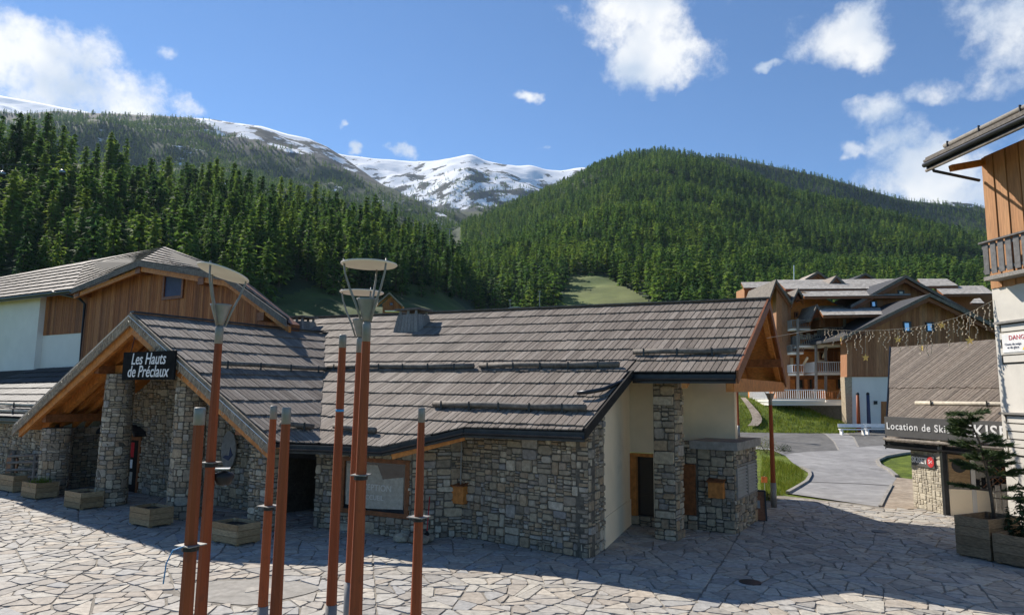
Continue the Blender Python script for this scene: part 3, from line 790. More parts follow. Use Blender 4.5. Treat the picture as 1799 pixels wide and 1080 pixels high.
def gpt(px, py):
    """sight line to the ground, following its rise"""
    z = 0.0
    for _ in range(30):
        p = grd(px, py, z); z = .5 * z + .5 * gh(p.x, p.y)
    return p
def ground_patch(name, px_pts, mat, lift, label=None, kind='structure', parent=None, cuts=3, world_pts=None):
    pts = world_pts or [gpt(*q) for q in px_pts]
    me = bpy.data.meshes.new(name); bm = bmesh.new()
    vsx = [bm.verts.new((p.x, p.y, 0)) for p in pts]
    bm.faces.new(vsx); bmesh.ops.triangulate(bm, faces=bm.faces[:])
    for _ in range(cuts):
        es = [e for e in bm.edges if e.calc_length() > 2.5]
        if es: bmesh.ops.subdivide_edges(bm, edges=es, cuts=1)
        bmesh.ops.triangulate(bm, faces=bm.faces[:])
    for v in bm.verts: v.co.z = gh(v.co.x, v.co.y) + lift
    bmesh.ops.recalc_face_normals(bm, faces=bm.faces[:])
    for f in bm.faces:
        if f.normal.z < 0: f.normal_flip()
    bm.to_mesh(me); bm.free(); me.materials.append(mat)
    o = bpy.data.objects.new(name, me); C.objects.link(o)
    if parent: o.parent = parent
    elif kind: tag(o, label, None, None, kind)
    return o
def kerb(px_pts, w, h, mat, name, parent, lift=0.0):
    pts = [gpt(*q) for q in px_pts]
    # resample
    rs = []
    for a, b in zip(pts, pts[1:]):
        n = max(1, int((b - a).length / 1.2))
        for i in range(n): rs.append(a.lerp(b, i / n))
    rs.append(pts[-1])
    mb = MB()
    for i in range(len(rs) - 1):
        a, b = rs[i], rs[i + 1]
        a = Vector((a.x, a.y, gh(a.x, a.y) + lift)); b = Vector((b.x, b.y, gh(b.x, b.y) + lift))
        mb.bar(a + Vector((0, 0, h / 2 - .02)), b.lerp(a, .01) + Vector((0, 0, h / 2 - .02)), w, h)
    return mb.build(name, mat, parent)
ground_patch('paving_edge', None, M['joint'], -.012, 'gritty strip where paving meets the road', world_pts=[Vector((9.6, 28.6, 0)), Vector((11.3, 30.3, 0)), Vector((11.9, 30.1, 0)), Vector((14.7, 27.5, 0)), Vector((14.3, 26.9, 0)), Vector((11.3, 29.5, 0)), Vector((10.2, 28.4, 0))], cuts=1)
road = ground_patch('road', [(1384, 866), (1418, 846), (1425, 833), (1408, 822), (1392, 812), (1380, 800), (1355, 790), (1290, 787), (1230, 770), (1230, 753), (1330, 750), (1420, 750.5), (1500, 753), (1600, 758), (1700, 770), (1760, 790), (1640, 792), (1590, 797), (1556, 803), (1541, 810), (1546, 818), (1562, 825), (1576, 838), (1566, 853), (1547, 890)], M['asphalt'], .0, 'pale asphalt road curving up behind the chalet')
ground_patch('road_verge', [(1420, 753), (1452, 763), (1468, 778), (1474, 791), (1420, 793), (1380, 797), (1355, 788), (1300, 780), (1300, 756), (1360, 752)], M['asphalt_old'], .006, 'dark old asphalt patch beside the road')
ground_patch('car_park', [(1480, 757), (1500, 768), (1508, 785), (1560, 781), (1700, 779), (1740, 772), (1600, 758)], M['asphalt_old'], .006, 'dark old asphalt strip in front of the far chalet')
kr = empty('road_kerb', (0, 0, 0)); kr['kind'] = 'structure'; kr['label'] = 'pale stone kerbs edging the road'
kerb([(1384, 866), (1400, 857), (1418, 846), (1424, 836), (1422, 828), (1408, 821)], .16, .11, M['concrete'], 'kerb', kr)
kerb([(1547, 890), (1557, 870), (1567, 852)], .12, .08, M['concrete'], 'kerb', kr)
kerb([(1640, 792), (1590, 797), (1556, 803), (1542, 810), (1546, 818), (1562, 826), (1576, 838)], .18, .13, M['concrete'], 'kerb', kr)
kerb([(1430, 756), (1452, 763), (1466, 776), (1474, 791)], .13, .02, M['concrete'], 'road_line', kr, .008)
kerb([(1480, 757), (1500, 768), (1508, 785)], .13, .02, M['concrete'], 'road_line', kr, .008)
kerb([(1418, 846), (1470, 848), (1520, 850), (1566, 853)], .13, .035, M['asphalt_old'], 'drain_strip', kr, .0)
ground_patch('verge_strip', [(1547, 891), (1566, 853), (1576, 838), (1610, 842), (1612, 893), (1580, 895)], M['earth'], -.004, 'bare earth strip between the road and the stone ski shop', cuts=2)


# ------------------------------------------------------------------ rubble masonry
def rubble(w, h, rng, sz=1.0):
    sz *= .88
    out = []
    def rec(x0, x1, y0, y1, d):
        ww, hh = x1 - x0, y1 - y0
        hm, wm = rng.choice((.09, .14, .2, .26, .34)) * rng.uniform(.85, 1.15) * sz, rng.uniform(.17, .6) * sz
        if hh > hm * 1.25 and (hh > ww * .75 or ww < wm):
            t = rng.uniform(.34, .66); m = y0 + hh * t; rec(x0, x1, y0, m, d + 1); rec(x0, x1, m, y1, d + 1)
        elif ww > wm * 1.2:
            t = rng.uniform(.3, .7); m = x0 + ww * t; rec(x0, m, y0, y1, d + 1); rec(m, x1, y0, y1, d + 1)
        else: out.append((x0, x1, y0, y1))
    rec(0, w, 0, h, 0)
    res = []
    for x0, x1, y0, y1 in out:
        q = [(x0, y0), (x1, y0), (x1, y1), (x0, y1)]
        j = min(.028 * sz, .16 * min(x1 - x0, y1 - y0))
        g = min(.013, .1 * min(x1 - x0, y1 - y0))
        q = [(a + rng.uniform(-j, j) * .7, b + rng.uniform(-j, j) * .7) for a, b in q]
        q = shrink(q, g)
        if len(q) >= 3: res.append(q)
    return res
class Masonry:
    """collects stones of one thing; the largest in view become separate pieces"""
    def __init__(s, seed): s.rng = random.Random(seed); s.items = []
    def flat(s, o, sd, nrm, w, h, parent, top=None, sz=1.0, td=Vector((0, 0, 1)), depth=(.012, .075)):
        """o lower corner, sd unit direction along the wall, nrm outward; top = (height at 0, height at w)"""
        o, sd, nrm = Vector(o), Vector(sd), Vector(nrm)
        for q in rubble(w, h, s.rng, sz):
            if top:
                n = (top[1] - top[0], -w); l = math.hypot(*n); q = clip_poly(q, (0, top[0]), (n[0] / l, n[1] / l))
                if len(q) < 3 or parea(q) < .006: continue
            q = round_corners(q, s.rng.uniform(.06, .18))
            hgt = s.rng.uniform(*depth)
            s.items.append(([o + sd * a + td * b for a, b in q], nrm, hgt, .018, parent))
    def cyl(s, c, r0, r1, h, parent, sz=1.0):
        rm = (r0 + r1) / 2; per = 2 * pi * rm
        for q in rubble(per, h, s.rng, sz):
            q = round_corners(q, s.rng.uniform(.1, .2)); hgt = s.rng.uniform(.012, .04)
            qq = []
            for i, a in enumerate(q):
                b = q[(i + 1) % len(q)]; qq.append(a)
                if abs(a[0] - b[0]) > .14: qq.append(((a[0] + b[0]) / 2, (a[1] + b[1]) / 2))
            lo, hi = [], []
            cx, cy = pcen(qq)
            for a, b in qq:
                r = lerp(r0, r1, b / h); an = a / rm; lo.append(Vector(c) + Vector((cos(an) * r, sin(an) * r, b)))
                a2 = a + (cx - a) * .07; b2 = b + (cy - b) * .07; an = a2 / rm; hi.append(Vector(c) + Vector((cos(an) * (r + hgt), sin(an) * (r + hgt), b2)))
            an = cx / rm
            s.items.append((lo, Vector((cos(an), sin(an), 0)), hi, None, parent))
    def emit(s, mat, limit, thing):
        sc = []
        for it in s.items:
            b = it[0]; c = sum(b, Vector()) / len(b)
            v = c - Vector((0, 0, CAM_H)); d = v.length
            f = -it[1].dot(v) / d
            p = proj(c); vis = p and -10 < p[0] < 1810
            ext = max((x - c).length for x in b)
            sc.append((f * ext * ext / d / d if vis and f > 0 else -1))
        order = sorted(range(len(sc)), key=lambda i: -sc[i]); top = set(order[:limit])
        rest = MB()
        for i, (b, n, h, ins, par) in enumerate(s.items):
            one = MB() if i in top and sc[i] > 0 else None
            mb = one or rest
            if ins is None:
                k = len(b); n0 = len(mb.v); mb.v += b + h
                for a in range(k):
                    e = (a + 1) % k; mb.f.append((n0 + a, n0 + e, n0 + k + e, n0 + k + a))
                mb.f.append(tuple(range(n0 + k, n0 + 2 * k)))
            else: mb.piece(b, n, h, ins)
            if one: one.build('stone', mat, par)
        if rest.f: rest.build('rubble_stones', mat, thing, kind='stuff')

# ------------------------------------------------------------------ plank roofs
class Planks:
    """boards laid in courses; fn(s, t) gives the roof point at s along the eave and t down the slope"""
    def __init__(s, seed): s.rng = random.Random(seed); s.items = []
    def lay(s, fn, s0, s1, tmax, mat, parent, tmin=lambda a: 0.0, wid=.19, expo=.95, thick=.035, lift=.055, jit=.02, t_extra=0.0, gap=.012):
        R = s.rng
        T = max(tmax(lerp(s0, s1, k / 60)) for k in range(61))
        n = max(1, math.ceil((T + t_extra) / expo - .15)); ex = T / n
        for i in range(n):
            ta, tb = i * ex, (i + 1) * ex
            x = s0 - R.uniform(0, wid * .5)
            while x < s1:
                w = wid * R.uniform(.8, 1.2); a, b = max(x, s0) + gap / 2, min(x + w, s1) - gap / 2; x += w
                if b - a < .03: continue
                lo_a, lo_b, hi_a, hi_b = tmin(a), tmin(b), tmax(a), tmax(b)
                j = R.uniform(-jit, jit); tbj = tb + .06 + j if i < n - 1 else tb + j * .6
                e = .02
                A0, B0 = max(ta, lo_a), max(ta, lo_b); A1, B1 = min(tbj, hi_a), min(tbj, hi_b)
                if A1 - A0 < .04 and B1 - B0 < .04: continue
                A1, B1 = max(A1, A0 + .01), max(B1, B0 + .01)
                p = [fn(a, A0), fn(b, B0), fn(b, B1), fn(a, A1)]
                nrm = (p[1] - p[0]).cross(p[2] - p[1])
                if nrm.length < 1e-9: nrm = (p[2] - p[0]).cross(p[3] - p[1])
                nrm.normalize()
                if nrm.z < 0: nrm = -nrm
                up0 = R.uniform(.0, .006)
                l1 = lift * (min(tbj, max(A1, B1)) - ta) / ex
                l1 = lift * ((A1 + B1) / 2 - ta) / ex; l0 = lift * ((A0 + B0) / 2 - ta) / ex
                q = [p[0] + nrm * (l0 + up0), p[1] + nrm * (l0 + up0), p[2] + nrm * (l1 + up0), p[3] + nrm * (l1 + up0)]
                s.items.append((q, nrm, thick * R.uniform(.85, 1.15), mat, parent))
    def emit(s, limit, thing, restname='plank_field'):
        sc = []
        for q, n, t, m, par in s.items:
            c = sum(q, Vector()) / 4; p = proj(c); v = c - Vector((0, 0, CAM_H)); d = v.length
            A = ((q[1] - q[0]).cross(q[3] - q[0])).length
            f = -n.dot(v) / d
            sc.append(A * f / d / d if p and 0 < p[0] < 1800 and 0 < p[1] < 1080 and f > 0 else -1)
        order = sorted(range(len(sc)), key=lambda i: -sc[i]); top = set(order[:limit])
        rests = {}
        for i, (q, n, t, m, par) in enumerate(s.items):
            if i in top and sc[i] > 0: MB().piece(q, n, t, .004).build('plank', m, par)
            else: rests.setdefault(m.name, (MB(), m))[0].piece(q, n, t, .004)
        for mb, m in rests.values(): mb.build(restname, m, thing, kind='stuff')
def bilinear(e0, e1, r0, r1):
    """fn over s in metres along the ridge and t down from the ridge"""
    e0, e1, r0, r1 = map(Vector, (e0, e1, r0, r1))
    S = max((r1 - r0).length, (e1 - e0).length); T = ((e0 - r0).length + (e1 - r1).length) / 2
    return (lambda s, t: r0.lerp(r1, s / S).lerp(e0.lerp(e1, s / S), t / T)), S, T


# ------------------------------------------------------------------ the reception chalet
def seg(p, q):
    """wall line in (u, v): start, unit direction, outward normal, length"""
    a, b = W(p[0], p[1], 0), W(q[0], q[1], 0); d = (b - a); l = d.length; d.normalize()
    return a, d, Vector((d.y, -d.x, 0)), l
def wall(name, p, q, z0, z1, mat, parent, thick=.3, z1b=None, proud=0.0):
    a, d, n, l = seg(p, q); z1b = z1 if z1b is None else z1b
    a = a + n * proud; b = a + d * l
    mb = MB(); mb.prism([a + Vector((0, 0, z0)), b + Vector((0, 0, z0)), b + Vector((0, 0, z1b)), a + Vector((0, 0, z1))], -n * thick)
    return mb.build(name, mat, parent)

AP = -24.0                                   # porch apex
def ridge_z(u): return 7.43 + .02 * (-4.75 - u)
def main_z(u, v): return 3.28 + (ridge_z(u) - 3.28) * (v - 15.9) / 8.0
def porch_z(u): return 6.81 - .523 * abs(u - AP)
VALLEY_TOP, VALLEY_BOT = (AP, 22.13), (-15.95, 14.66)

def gutter(parent, pts, r=.075):
    """dark fascia with a half-round gutter in front"""
    for a, b in zip(pts, pts[1:]):
        a, b = Vector(a), Vector(b)
        d = (b - a).normalized(); n = Vector((d.y, -d.x, 0)).normalized()
        mb = MB(); mb.bar(a - n * .03 - Vector((0, 0, .11)), b - n * .03 - Vector((0, 0, .11)), .04, .24); f = mb.build('fascia', M['zinc'], parent)
        mb = MB(); k = 7; n0 = 0
        for p in (a, b):
            for rr in (r, r - .008):
                for i in range(k):
                    t = pi + pi * i / (k - 1); mb.v.append(p + n * (.06 + cos(t) * rr) + Vector((0, 0, -.09 + sin(t) * rr)))
        for i in range(k - 1):
            mb.f.append((i, i + 1, 2 * k + i + 1, 2 * k + i)); mb.f.append((k + i, k + i + 1, 3 * k + i + 1, 3 * k + i))
        for i in (0, k - 1): mb.f.append((i, k + i, 3 * k + i, 2 * k + i))
        mb.build('gutter', M['zinc'], parent)
def snow_log(parent, a, b, r=.085, gaps=(), n=4, mat=None):
    a, b = Vector(a), Vector(b); d = (b - a)
    up = Vector((0, 0, .19)); dn = (Vector((d.y, -d.x, 0))).normalized() * .03
    mb = MB(); mb.tube([a + up, a.lerp(b, .33) + up + Vector((0, 0, .012)), a.lerp(b, .7) + up - Vector((0, 0, .01)), b + up], [r, r * .95, r * 1.03, r * .96], 9)
    o = mb.build('snow_log', mat or M['log'], parent, smooth=True)
    for i in range(n):
        mb = MB(); p = a.lerp(b, (i + .35) / n); mb.bar(p + dn * 3 + Vector((0, 0, .02)), p + dn * 3 + Vector((0, 0, .28)), .03, .05); mb.bar(p - dn * 4 + Vector((0, 0, .05)), p + dn * 3 + Vector((0, 0, .05)), .04, .02); mb.build('snow_hook', M['zinc'], o)

def reception_chalet():
    T = empty('reception_chalet', W(-12, 20, 0), 'long stone chalet with grey plank roof, round pillared porch and cream end walls', 'chalet')
    mas = Masonry(11)
    # ---- walls: long rubble wall, angled corner, window wall
    def stone_wall(p, q, h, parts=None, top=None, sz=1.0, name='wall', thick=.35):
        w = wall(name, p, q, -.1, h if top is None else top[0], M['mortar'], T, thick, None if top is None else top[1])
        a, d, n, l = seg(p, q)
        for (s0, s1, z0, z1) in (parts or [(0, l, 0, h)]):
            t = None
            if top is not None:
                f = lambda s: lerp(top[0], top[1], s / l) - z0
                t = (f(s0), f(s1))
            mas.flat(a + d * s0 + Vector((0, 0, z0)), d, n, s1 - s0, z1 - z0, w, t, sz)
        return w
    stone_wall((-12.27, 16.97), (-7.97, 16.63), 3.45)
    stone_wall((-7.97, 16.63), (-8.1, 17.9), 4.15, top=(3.5, 4.15))
    stone_wall((-13.3, 15.85), (-12.27, 16.97), 3.2, top=(2.95, 3.45))
    a, d, n, l = seg((-16.9, 15.46), (-13.3, 15.85))
    stone_wall((-16.9, 15.46), (-13.3, 15.85), 2.8, [(0, 1.05, 0, 2.8), (1.05, l, 0, .55), (1.05, l, 2.2, 2.8), (l - .1, l, .55, 2.2)])
    # window with timber frame
    wn = MB()
    a3 = a + n * .06
    for s0, s1, z0, z1 in ((1.05, l - .05, .55, .68), (1.05, l - .05, 2.1, 2.22), (1.05, 1.17, .68, 2.1), (l - .2, l - .05, .68, 2.1)):
        wn.prism([a3 + d * s0 + Vector((0, 0, z0)), a3 + d * s1 + Vector((0, 0, z0)), a3 + d * s1 + Vector((0, 0, z1)), a3 + d * s0 + Vector((0, 0, z1))], -n * .14)
    wf = wn.build('window', M['orange_d'], T)
    MB().poly([a + n * .012 + d * s + Vector((0, 0, z)) for s, z in ((1.17, .68), (l - .2, .68), (l - .2, 2.1), (1.17, 2.1))]).build('pane', M['glass'], wf)
    pap = MB(); pap.prism([a + n * .016 + d * s + Vector((0, 0, z)) for s, z in ((1.24, .80), (2.1, .73), (l - .27, .80), (l - .27, 1.72), (2.6, 1.62), (2.4, 2.02), (1.24, 2.02))], n * .003)
    pap.build('paper_blind', M['stone_pale'], wf)
    mid = a + d * 2.25 + n * .024
    text('lettering', 'RECEPTION', M['white'], wf, mid + Vector((0, 0, 1.35)), d, (0, 0, 1), .26, .002)
    text('lettering', 'ACCUEIL', M['white'], wf, mid + Vector((0, 0, 1.06)), d, (0, 0, 1), .2, .002)
    # recessed doorway at the right of the porch
    stone_wall((-19.6, 18.0), (-16.9, 18.0), 3.0)
    wall('wall', (-16.9, 18.0), (-16.9, 15.46), -.1, 2.7, M['mortar'], T, .3)
    wall('wall', (-19.6, 16.2), (-19.6, 18.0), -.1, 3.0, M['mortar'], T, .3)
    dr = MB(); dr.buv(-19.0, -17.9, 17.85, 17.97, 0, 2.1); dr.build('door', M['dark'], T)
    lt = MB(); lt.buv(-19.6, -16.9, 15.9, 16.2, 1.98, 3.2); lt.build('lintel', M['dark'], T)
    # porch side and back walls with entrance
    stone_wall((-31.4, 14.4), (-31.5, 16.3), 2.55)
    a, d, n, l = seg((-31.5, 16.3), (-24.0, 16.2))
    stone_wall((-31.5, 16.3), (-24.0, 16.2), 6.6, [(0, .95, 0, 2.3), (3.4, l, 0, 2.3), (0, l, 2.3, 6.6)], top=(2.6, 6.55))
    stone_wall((-24.0, 16.2), (-19.6, 16.2), 6.6, top=(6.55, 4.25))
    dm = MB()
    for s0, s1, z0, z1 in ((.95, 1.1, 0, 2.3), (3.25, 3.4, 0, 2.3), (1.1, 3.25, 2.1, 2.3), (2.1, 2.25, 0, 2.1)):
        dm.prism([a + n * .05 + d * s0 + Vector((0, 0, z0)), a + n * .05 + d * s1 + Vector((0, 0, z0)), a + n * .05 + d * s1 + Vector((0, 0, z1)), a + n * .05 + d * s0 + Vector((0, 0, z1))], -n * .15)
    do = dm.build('door', M['orange_d'], T)
    MB().poly([a + n * .01 + d * s + Vector((0, 0, z)) for s, z in ((1.1, 0), (3.25, 0), (3.25, 2.1), (1.1, 2.1))]).build('pane', M['dark'], do)
    for s0, s1, z0, z1, m in ((1.2, 2.0, 1.05, 1.95, 'whitep'), (1.25, 1.95, 1.5, 1.9, 'clad'), (1.3, 1.9, 1.1, 1.35, 'dkblue'), (2.35, 2.9, 1.4, 2.0, 'redsign'), (2.4, 2.85, .95, 1.3, 'whitep'), (2.35, 2.9, .3, .8, 'stone_pale')):
        pm = MB(); k = .014 if m in ('whitep', 'stone_pale', 'redsign') else .02
        pm.prism([a + n * k + d * s0 + Vector((0, 0, z0)), a + n * k + d * s1 + Vector((0, 0, z0)), a + n * k + d * s1 + Vector((0, 0, z1)), a + n * k + d * s0 + Vector((0, 0, z1))], n * .004); pm.build('poster', M[m], do)
    am = MB()
    for k in range(9):
        t0, t1 = pi * k / 9, pi * (k + 1) / 9
        c = a + d * 2.2 + n * .25
        am.bar(c + d * (1.5 * cos(t0)) + Vector((0, 0, 2.3 + .42 * sin(t0))), c + d * (1.5 * cos(t1)) + Vector((0, 0, 2.3 + .42 * sin(t1))), .5, .09)
    am.build('door_arch', M['dark_shaded_roof'], T)
    # oval shield and notice on the back wall
    c = W(-22.15, 16.1, 2.05); sh = MB(); sh.prism([c + UD * (.42 * cos(t)) + Vector((0, 0, .68 * sin(t))) for t in [2 * pi * k / 24 for k in range(24)]], -VD * .05); sh.build('oval_plaque', M['concrete'], T)
    sw = MB(); sw.prism([c - VD * .052 + UD * x + Vector((0, 0, z)) for x, z in ((-.3, -.28), (.05, -.38), (.3, -.15), (.22, -.1), (.12, .1), (.06, -.2), (-.15, -.2))], -VD * .012); sw.build('plaque_emblem', M['dkblue'], T)
    nt = MB(); nt.buv(-22.55, -22.2, 16.08, 16.12, .75, 1.15); nt.build('notice', M['whitep'], T)
    # round pillars
    for u, r0, r1, h in ((-26.1, .52, .46, 4.75), (-21.6, .52, .47, 4.65), (-30.45, .52, .5, 2.62)):
        c = W(u, 14.1, 0); pm = MB(); pm.lathe(c, [(r0, -.05), (r1, h)], 24); pl = pm.build('pillar', M['mortar'], T, smooth=False)
        mas.cyl(c, r0, r1, h, pl)
    # square pier at the porch corner
    u0, u1, v0, v1, h = -18.25, -17.45, 14.05, 14.75, 2.45
    pm = MB(); pm.buv(u0, u1, v0, v1, -.05, h); pr = pm.build('pier', M['mortar'], T)
    for (p, q) in (((u0, v0), (u1, v0)), ((u1, v0), (u1, v1))):
        a, d, n, l = seg(p, q); mas.flat(a, d, n, l, h, pr)
    # ---- cream plaster end
    wl = wall('plaster_wall', (-8.1, 17.9), (-8.9, 21.8), 0, 4.25, M['cream'], T, .3, 6.2)
    wall('plinth', (-8.1, 17.9), (-8.9, 21.8), 0, .82, M['cream'], T, .05, proud=.035)
    wall('plaster_wall', (-8.9, 21.8), (-7.2, 21.8), 2.32, 6.2, M['cream'], T, .3)
    wall('plaster_wall', (-8.1, 21.8), (-7.2, 21.8), .3, 2.32, M['cream'], T, .3)
    wall('plaster_wall', (-7.2, 21.8), (-7.9, 23.9), 0, 6.2, M['cream'], T, .25)
    stone_wall((-8.9, 21.75), (-7.2, 21.75), .3, thick=.5)
    dm = MB()
    for u0, u1, z0, z1 in ((-8.88, -8.68, .3, 2.3), (-8.68, -8.1, 2.2, 2.3)): dm.buv(u0, u1, 21.7, 21.95, z0, z1)
    df = dm.build('door_frame', M['orange'], T)
    MB().buv(-8.68, -8.1, 21.9, 21.96, .3, 2.2).build('door_glass', M['glass'], df)
    wall('plaster_wall', (-7.9, 23.9), (-5.97, 23.9), 0, 6.7, M['cream'], T, .3)
    wall('plaster_wall', (-6.0, 24.2), (-7.95, 31.1), 0, 6.9, M['cream'], T, .3, 3.4)
    # stone pier carrying the eave
    u0, u1, v0, v1, h = -7.42, -6.77, 20.02, 20.75, 5.0
    pm = MB(); pm.buv(u0, u1, v0, v1, -.05, h); pr = pm.build('pier', M['mortar'], T)
    for (p, q) in (((u0, v0), (u1, v0)), ((u1, v0), (u1, v1))):
        a, d, n, l = seg(p, q); mas.flat(a, d, n, l, h, pr, sz=1.15)
    MB().buv(-8.5, -6.9, 20.2, 20.45, 4.78, 5.05).build('beam', M['orange'], T)
    # service door between pier and cabinet
    stone_wall((-7.3, 22.05), (-6.75, 22.05), 2.75, [(0, .55, 0, .45), (0, .55, 2.05, 2.75)])
    MB().buv(-7.22, -6.78, 21.95, 22.03, .46, 2.04).build('shutter', M['orange_d'], T)
    # meter boxes
    for c, w in ((W(-12.33, 16.86, 1.22), .5),):
        bm_ = MB(); bm_.box(c, UD * .26, VD * .13, (0, 0, .25)); mbx = bm_.build('meter_box', M['orange'], T)
        bm_ = MB(); bm_.prism([c + UD * x + VD * y + Vector((0, 0, z)) for x, y, z in ((-.3, -.2, .25), (.3, -.2, .25), (.3, .1, .32), (-.3, .1, .32))], (0, 0, .03)); bm_.build('box_lid', M['orange_d'], mbx)
    pm = MB(); pm.tube([W(-12.22, 16.8, 1.5), W(-12.22, 16.8, 3.2)], .02, 6); pm.build('conduit', M['greym'], T)
    mas.emit(M['stone'], 300, T)

    # ---- roof decks
    def deck(name, pts, drop, th, mat):
        mb = MB(); mb.prism([W(u, v, z - drop) for u, v, z in pts], (0, 0, -th)); return mb.build(name, mat, T)
    FR = [(-40, 23.9), (-24, 23.9), (-14, 23.9), (-4.75, 23.9), (-4.65, 18.85), (-7.65, 18.85), (-7.75, 15.9), (-11.4, 15.8), (-13.45, 14.7), VALLEY_BOT, VALLEY_TOP, (-40, 22.13)]
    fr = [(u, v, main_z(u, v)) for u, v in FR]
    roof = deck('roof', fr, .02, .10, M['under'])
    deck('soffit', fr, .125, .03, M['orange'])
    BK = [(-4.8, 23.9, ridge_z(-4.8)), (-5.25, 28.95, 4.85), (-8.2, 28.95, 4.87), (-8.3, 31.9, 3.28), (-40, 31.9, 3.28), (-40, 23.9, ridge_z(-40))]
    deck('roof_back', BK, .02, .10, M['plank_far'])
    deck('soffit', BK, .125, .03, M['orange'])
    P = Planks(5)
    MT = [(-40, 1.77), (AP, 23.9 - VALLEY_TOP[1]), (VALLEY_BOT[0], 23.9 - VALLEY_BOT[1]), (-13.45, 23.9 - 14.7), (-11.4, 8.1), (-7.75, 8.0), (-7.749, 5.05), (-4.65, 5.05)]
    fn = lambda s, t: W(s, 23.9 - t, main_z(s, 23.9 - t))
    P.lay(fn, -40, -7.75, lambda s: pw(MT, s), M['plank'], roof, expo=.76, wid=.185, gap=.022, lift=.042)
    P.lay(fn, -7.75, -4.66, lambda s: 5.05, M['plank'], roof, expo=.76, wid=.185, gap=.022, lift=.042)
    # porch
    PT = [(13.2, 7.8), (VALLEY_BOT[1], VALLEY_BOT[0] - AP), (VALLEY_TOP[1], 0)]
    pr_ = [(AP, 13.2), (AP, VALLEY_TOP[1]), VALLEY_BOT, (AP + 7.8, 13.2)]
    proof = deck('porch_roof', [(u, v, porch_z(u)) for u, v in pr_], .02, .10, M['under'])
    deck('soffit', [(u, v, porch_z(u)) for u, v in pr_], .125, .03, M['orange'])
    pl_ = [(AP, 13.2), (AP, VALLEY_TOP[1]), (2 * AP - VALLEY_BOT[0], VALLEY_BOT[1]), (AP - 7.9, 13.2)]
    deck('porch_roof', [(u, v, porch_z(u)) for u, v in pl_], .02, .10, M['plank_far'])
    deck('soffit', [(u, v, porch_z(u)) for u, v in pl_], .125, .03, M['orange'])
    P.lay(lambda s, t: W(AP + t, s, porch_z(AP + t)), 13.2, VALLEY_TOP[1], lambda s: pw(PT, s), M['plank_p'], proof, expo=.8, wid=.185, gap=.022, lift=.042)
    P.lay(lambda s, t: W(AP - t, s, porch_z(AP - t)), 13.2, VALLEY_TOP[1], lambda s: pw(PT, s), M['plank_p'], proof, expo=.8, wid=.185, gap=.022, lift=.042)
    P.emit(300, T)
    rc = MB(); rc.bar(W(-40, 23.9, ridge_z(-40) + .07), W(-4.7, 23.9, ridge_z(-4.7) + .07), .3, .05); rc.build('ridge_board', M['log'], T)
    rc = MB(); rc.bar(W(AP, 13.15, 6.9), W(AP, 22.3, 6.9), .26, .05); rc.build('ridge_board', M['zinc'], T)
    # verge boards, beams
    for sgn in (1, -1):
        e = AP + sgn * 7.95
        vb = MB(); vb.prism([W(AP, 13.16, 6.86), W(e, 13.16, porch_z(e) + .05), W(e, 13.16, porch_z(e) - .36), W(AP, 13.16, 6.42)], -VD * .06); vb.build('verge_board', M['verge'], T)
        vb = MB(); vb.prism([W(AP, 13.22, 6.5), W(e - sgn * .3, 13.22, porch_z(e) - .05), W(e - sgn * .3, 13.22, porch_z(e) - .42), W(AP, 13.22, 6.1)], VD * .12); vb.build('barge_rafter', M['orange'], T)
        for v, w, h, dz in ((14.1, .24, .34, .17), (15.2, .14, .2, .17), (14.7, .12, .16, .17), (15.7, .12, .16, .17), (13.65, .12, .16, .17)):
            rb = MB(); e2 = AP + sgn * 7.5
            rb.prism([W(AP, v - w / 2, 6.81 - dz), W(e2, v - w / 2, porch_z(e2) - dz), W(e2, v - w / 2, porch_z(e2) - dz - h), W(AP, v - w / 2, 6.81 - dz - h)], VD * w); rb.build('rafter', M['orange'], T)
        for off, dz in ((2.4, .5), (6.0, .5)):
            u = AP + sgn * off; pb = MB(); pb.buv(u - .15, u + .15, 13.35, 16.3, porch_z(u) - dz - .3, porch_z(u) - dz); pb.build('purlin', M['orange_d'], T)
    MB().buv(AP - .15, AP + .15, 13.35, 16.3, 5.95, 6.35).build('purlin', M['orange_d'], T)
    MB().buv(-26.6, -21.2, 13.95, 14.25, 4.78, 5.08).build('tie_beam', M['orange'], T)
    MB().buv(AP - .13, AP + .13, 13.97, 14.22, 5.09, 6.2).build('king_post', M['orange'], T)
    # gable end over the side passage
    G0, G1, G2 = (-4.65, 18.85, main_z(-4.65, 18.85)), (-4.78, 23.9, ridge_z(-4.78)), (-5.25, 28.95, 4.85)
    for p, q in ((G0, G1), (G1, G2)):
        vb = MB(); vb.prism([W(p[0] + .01, p[1], p[2] + .1), W(q[0] + .01, q[1], q[2] + .1), W(q[0] + .01, q[1], q[2] - .26), W(p[0] + .01, p[1], p[2] - .26)], UD * .06); vb.build('verge_board', M['orange_d'], T)
        rb = MB(); rb.prism([W(p[0] - .25, p[1], p[2] - .16), W(q[0] - .25, q[1], q[2] - .16), W(q[0] - .25, q[1], q[2] - .42), W(p[0] - .25, p[1], p[2] - .42)], UD * .16); rb.build('rafter', M['orange'], T)
        rb = MB(); rb.prism([W(p[0] - 1.5, p[1], p[2] - .16), W(q[0] - 1.5, q[1], q[2] - .16), W(q[0] - 1.5, q[1], q[2] - .4), W(p[0] - 1.5, p[1], p[2] - .4)], UD * .16); rb.build('rafter', M['orange'], T)
    tb = MB(); tb.prism([W(-4.72, 18.9, 4.32), W(-5.25, 28.8, 4.42), W(-5.25, 28.8, 4.78), W(-4.72, 18.9, 4.7)], -UD * .22); tb.build('tie_beam', M['orange'], T)
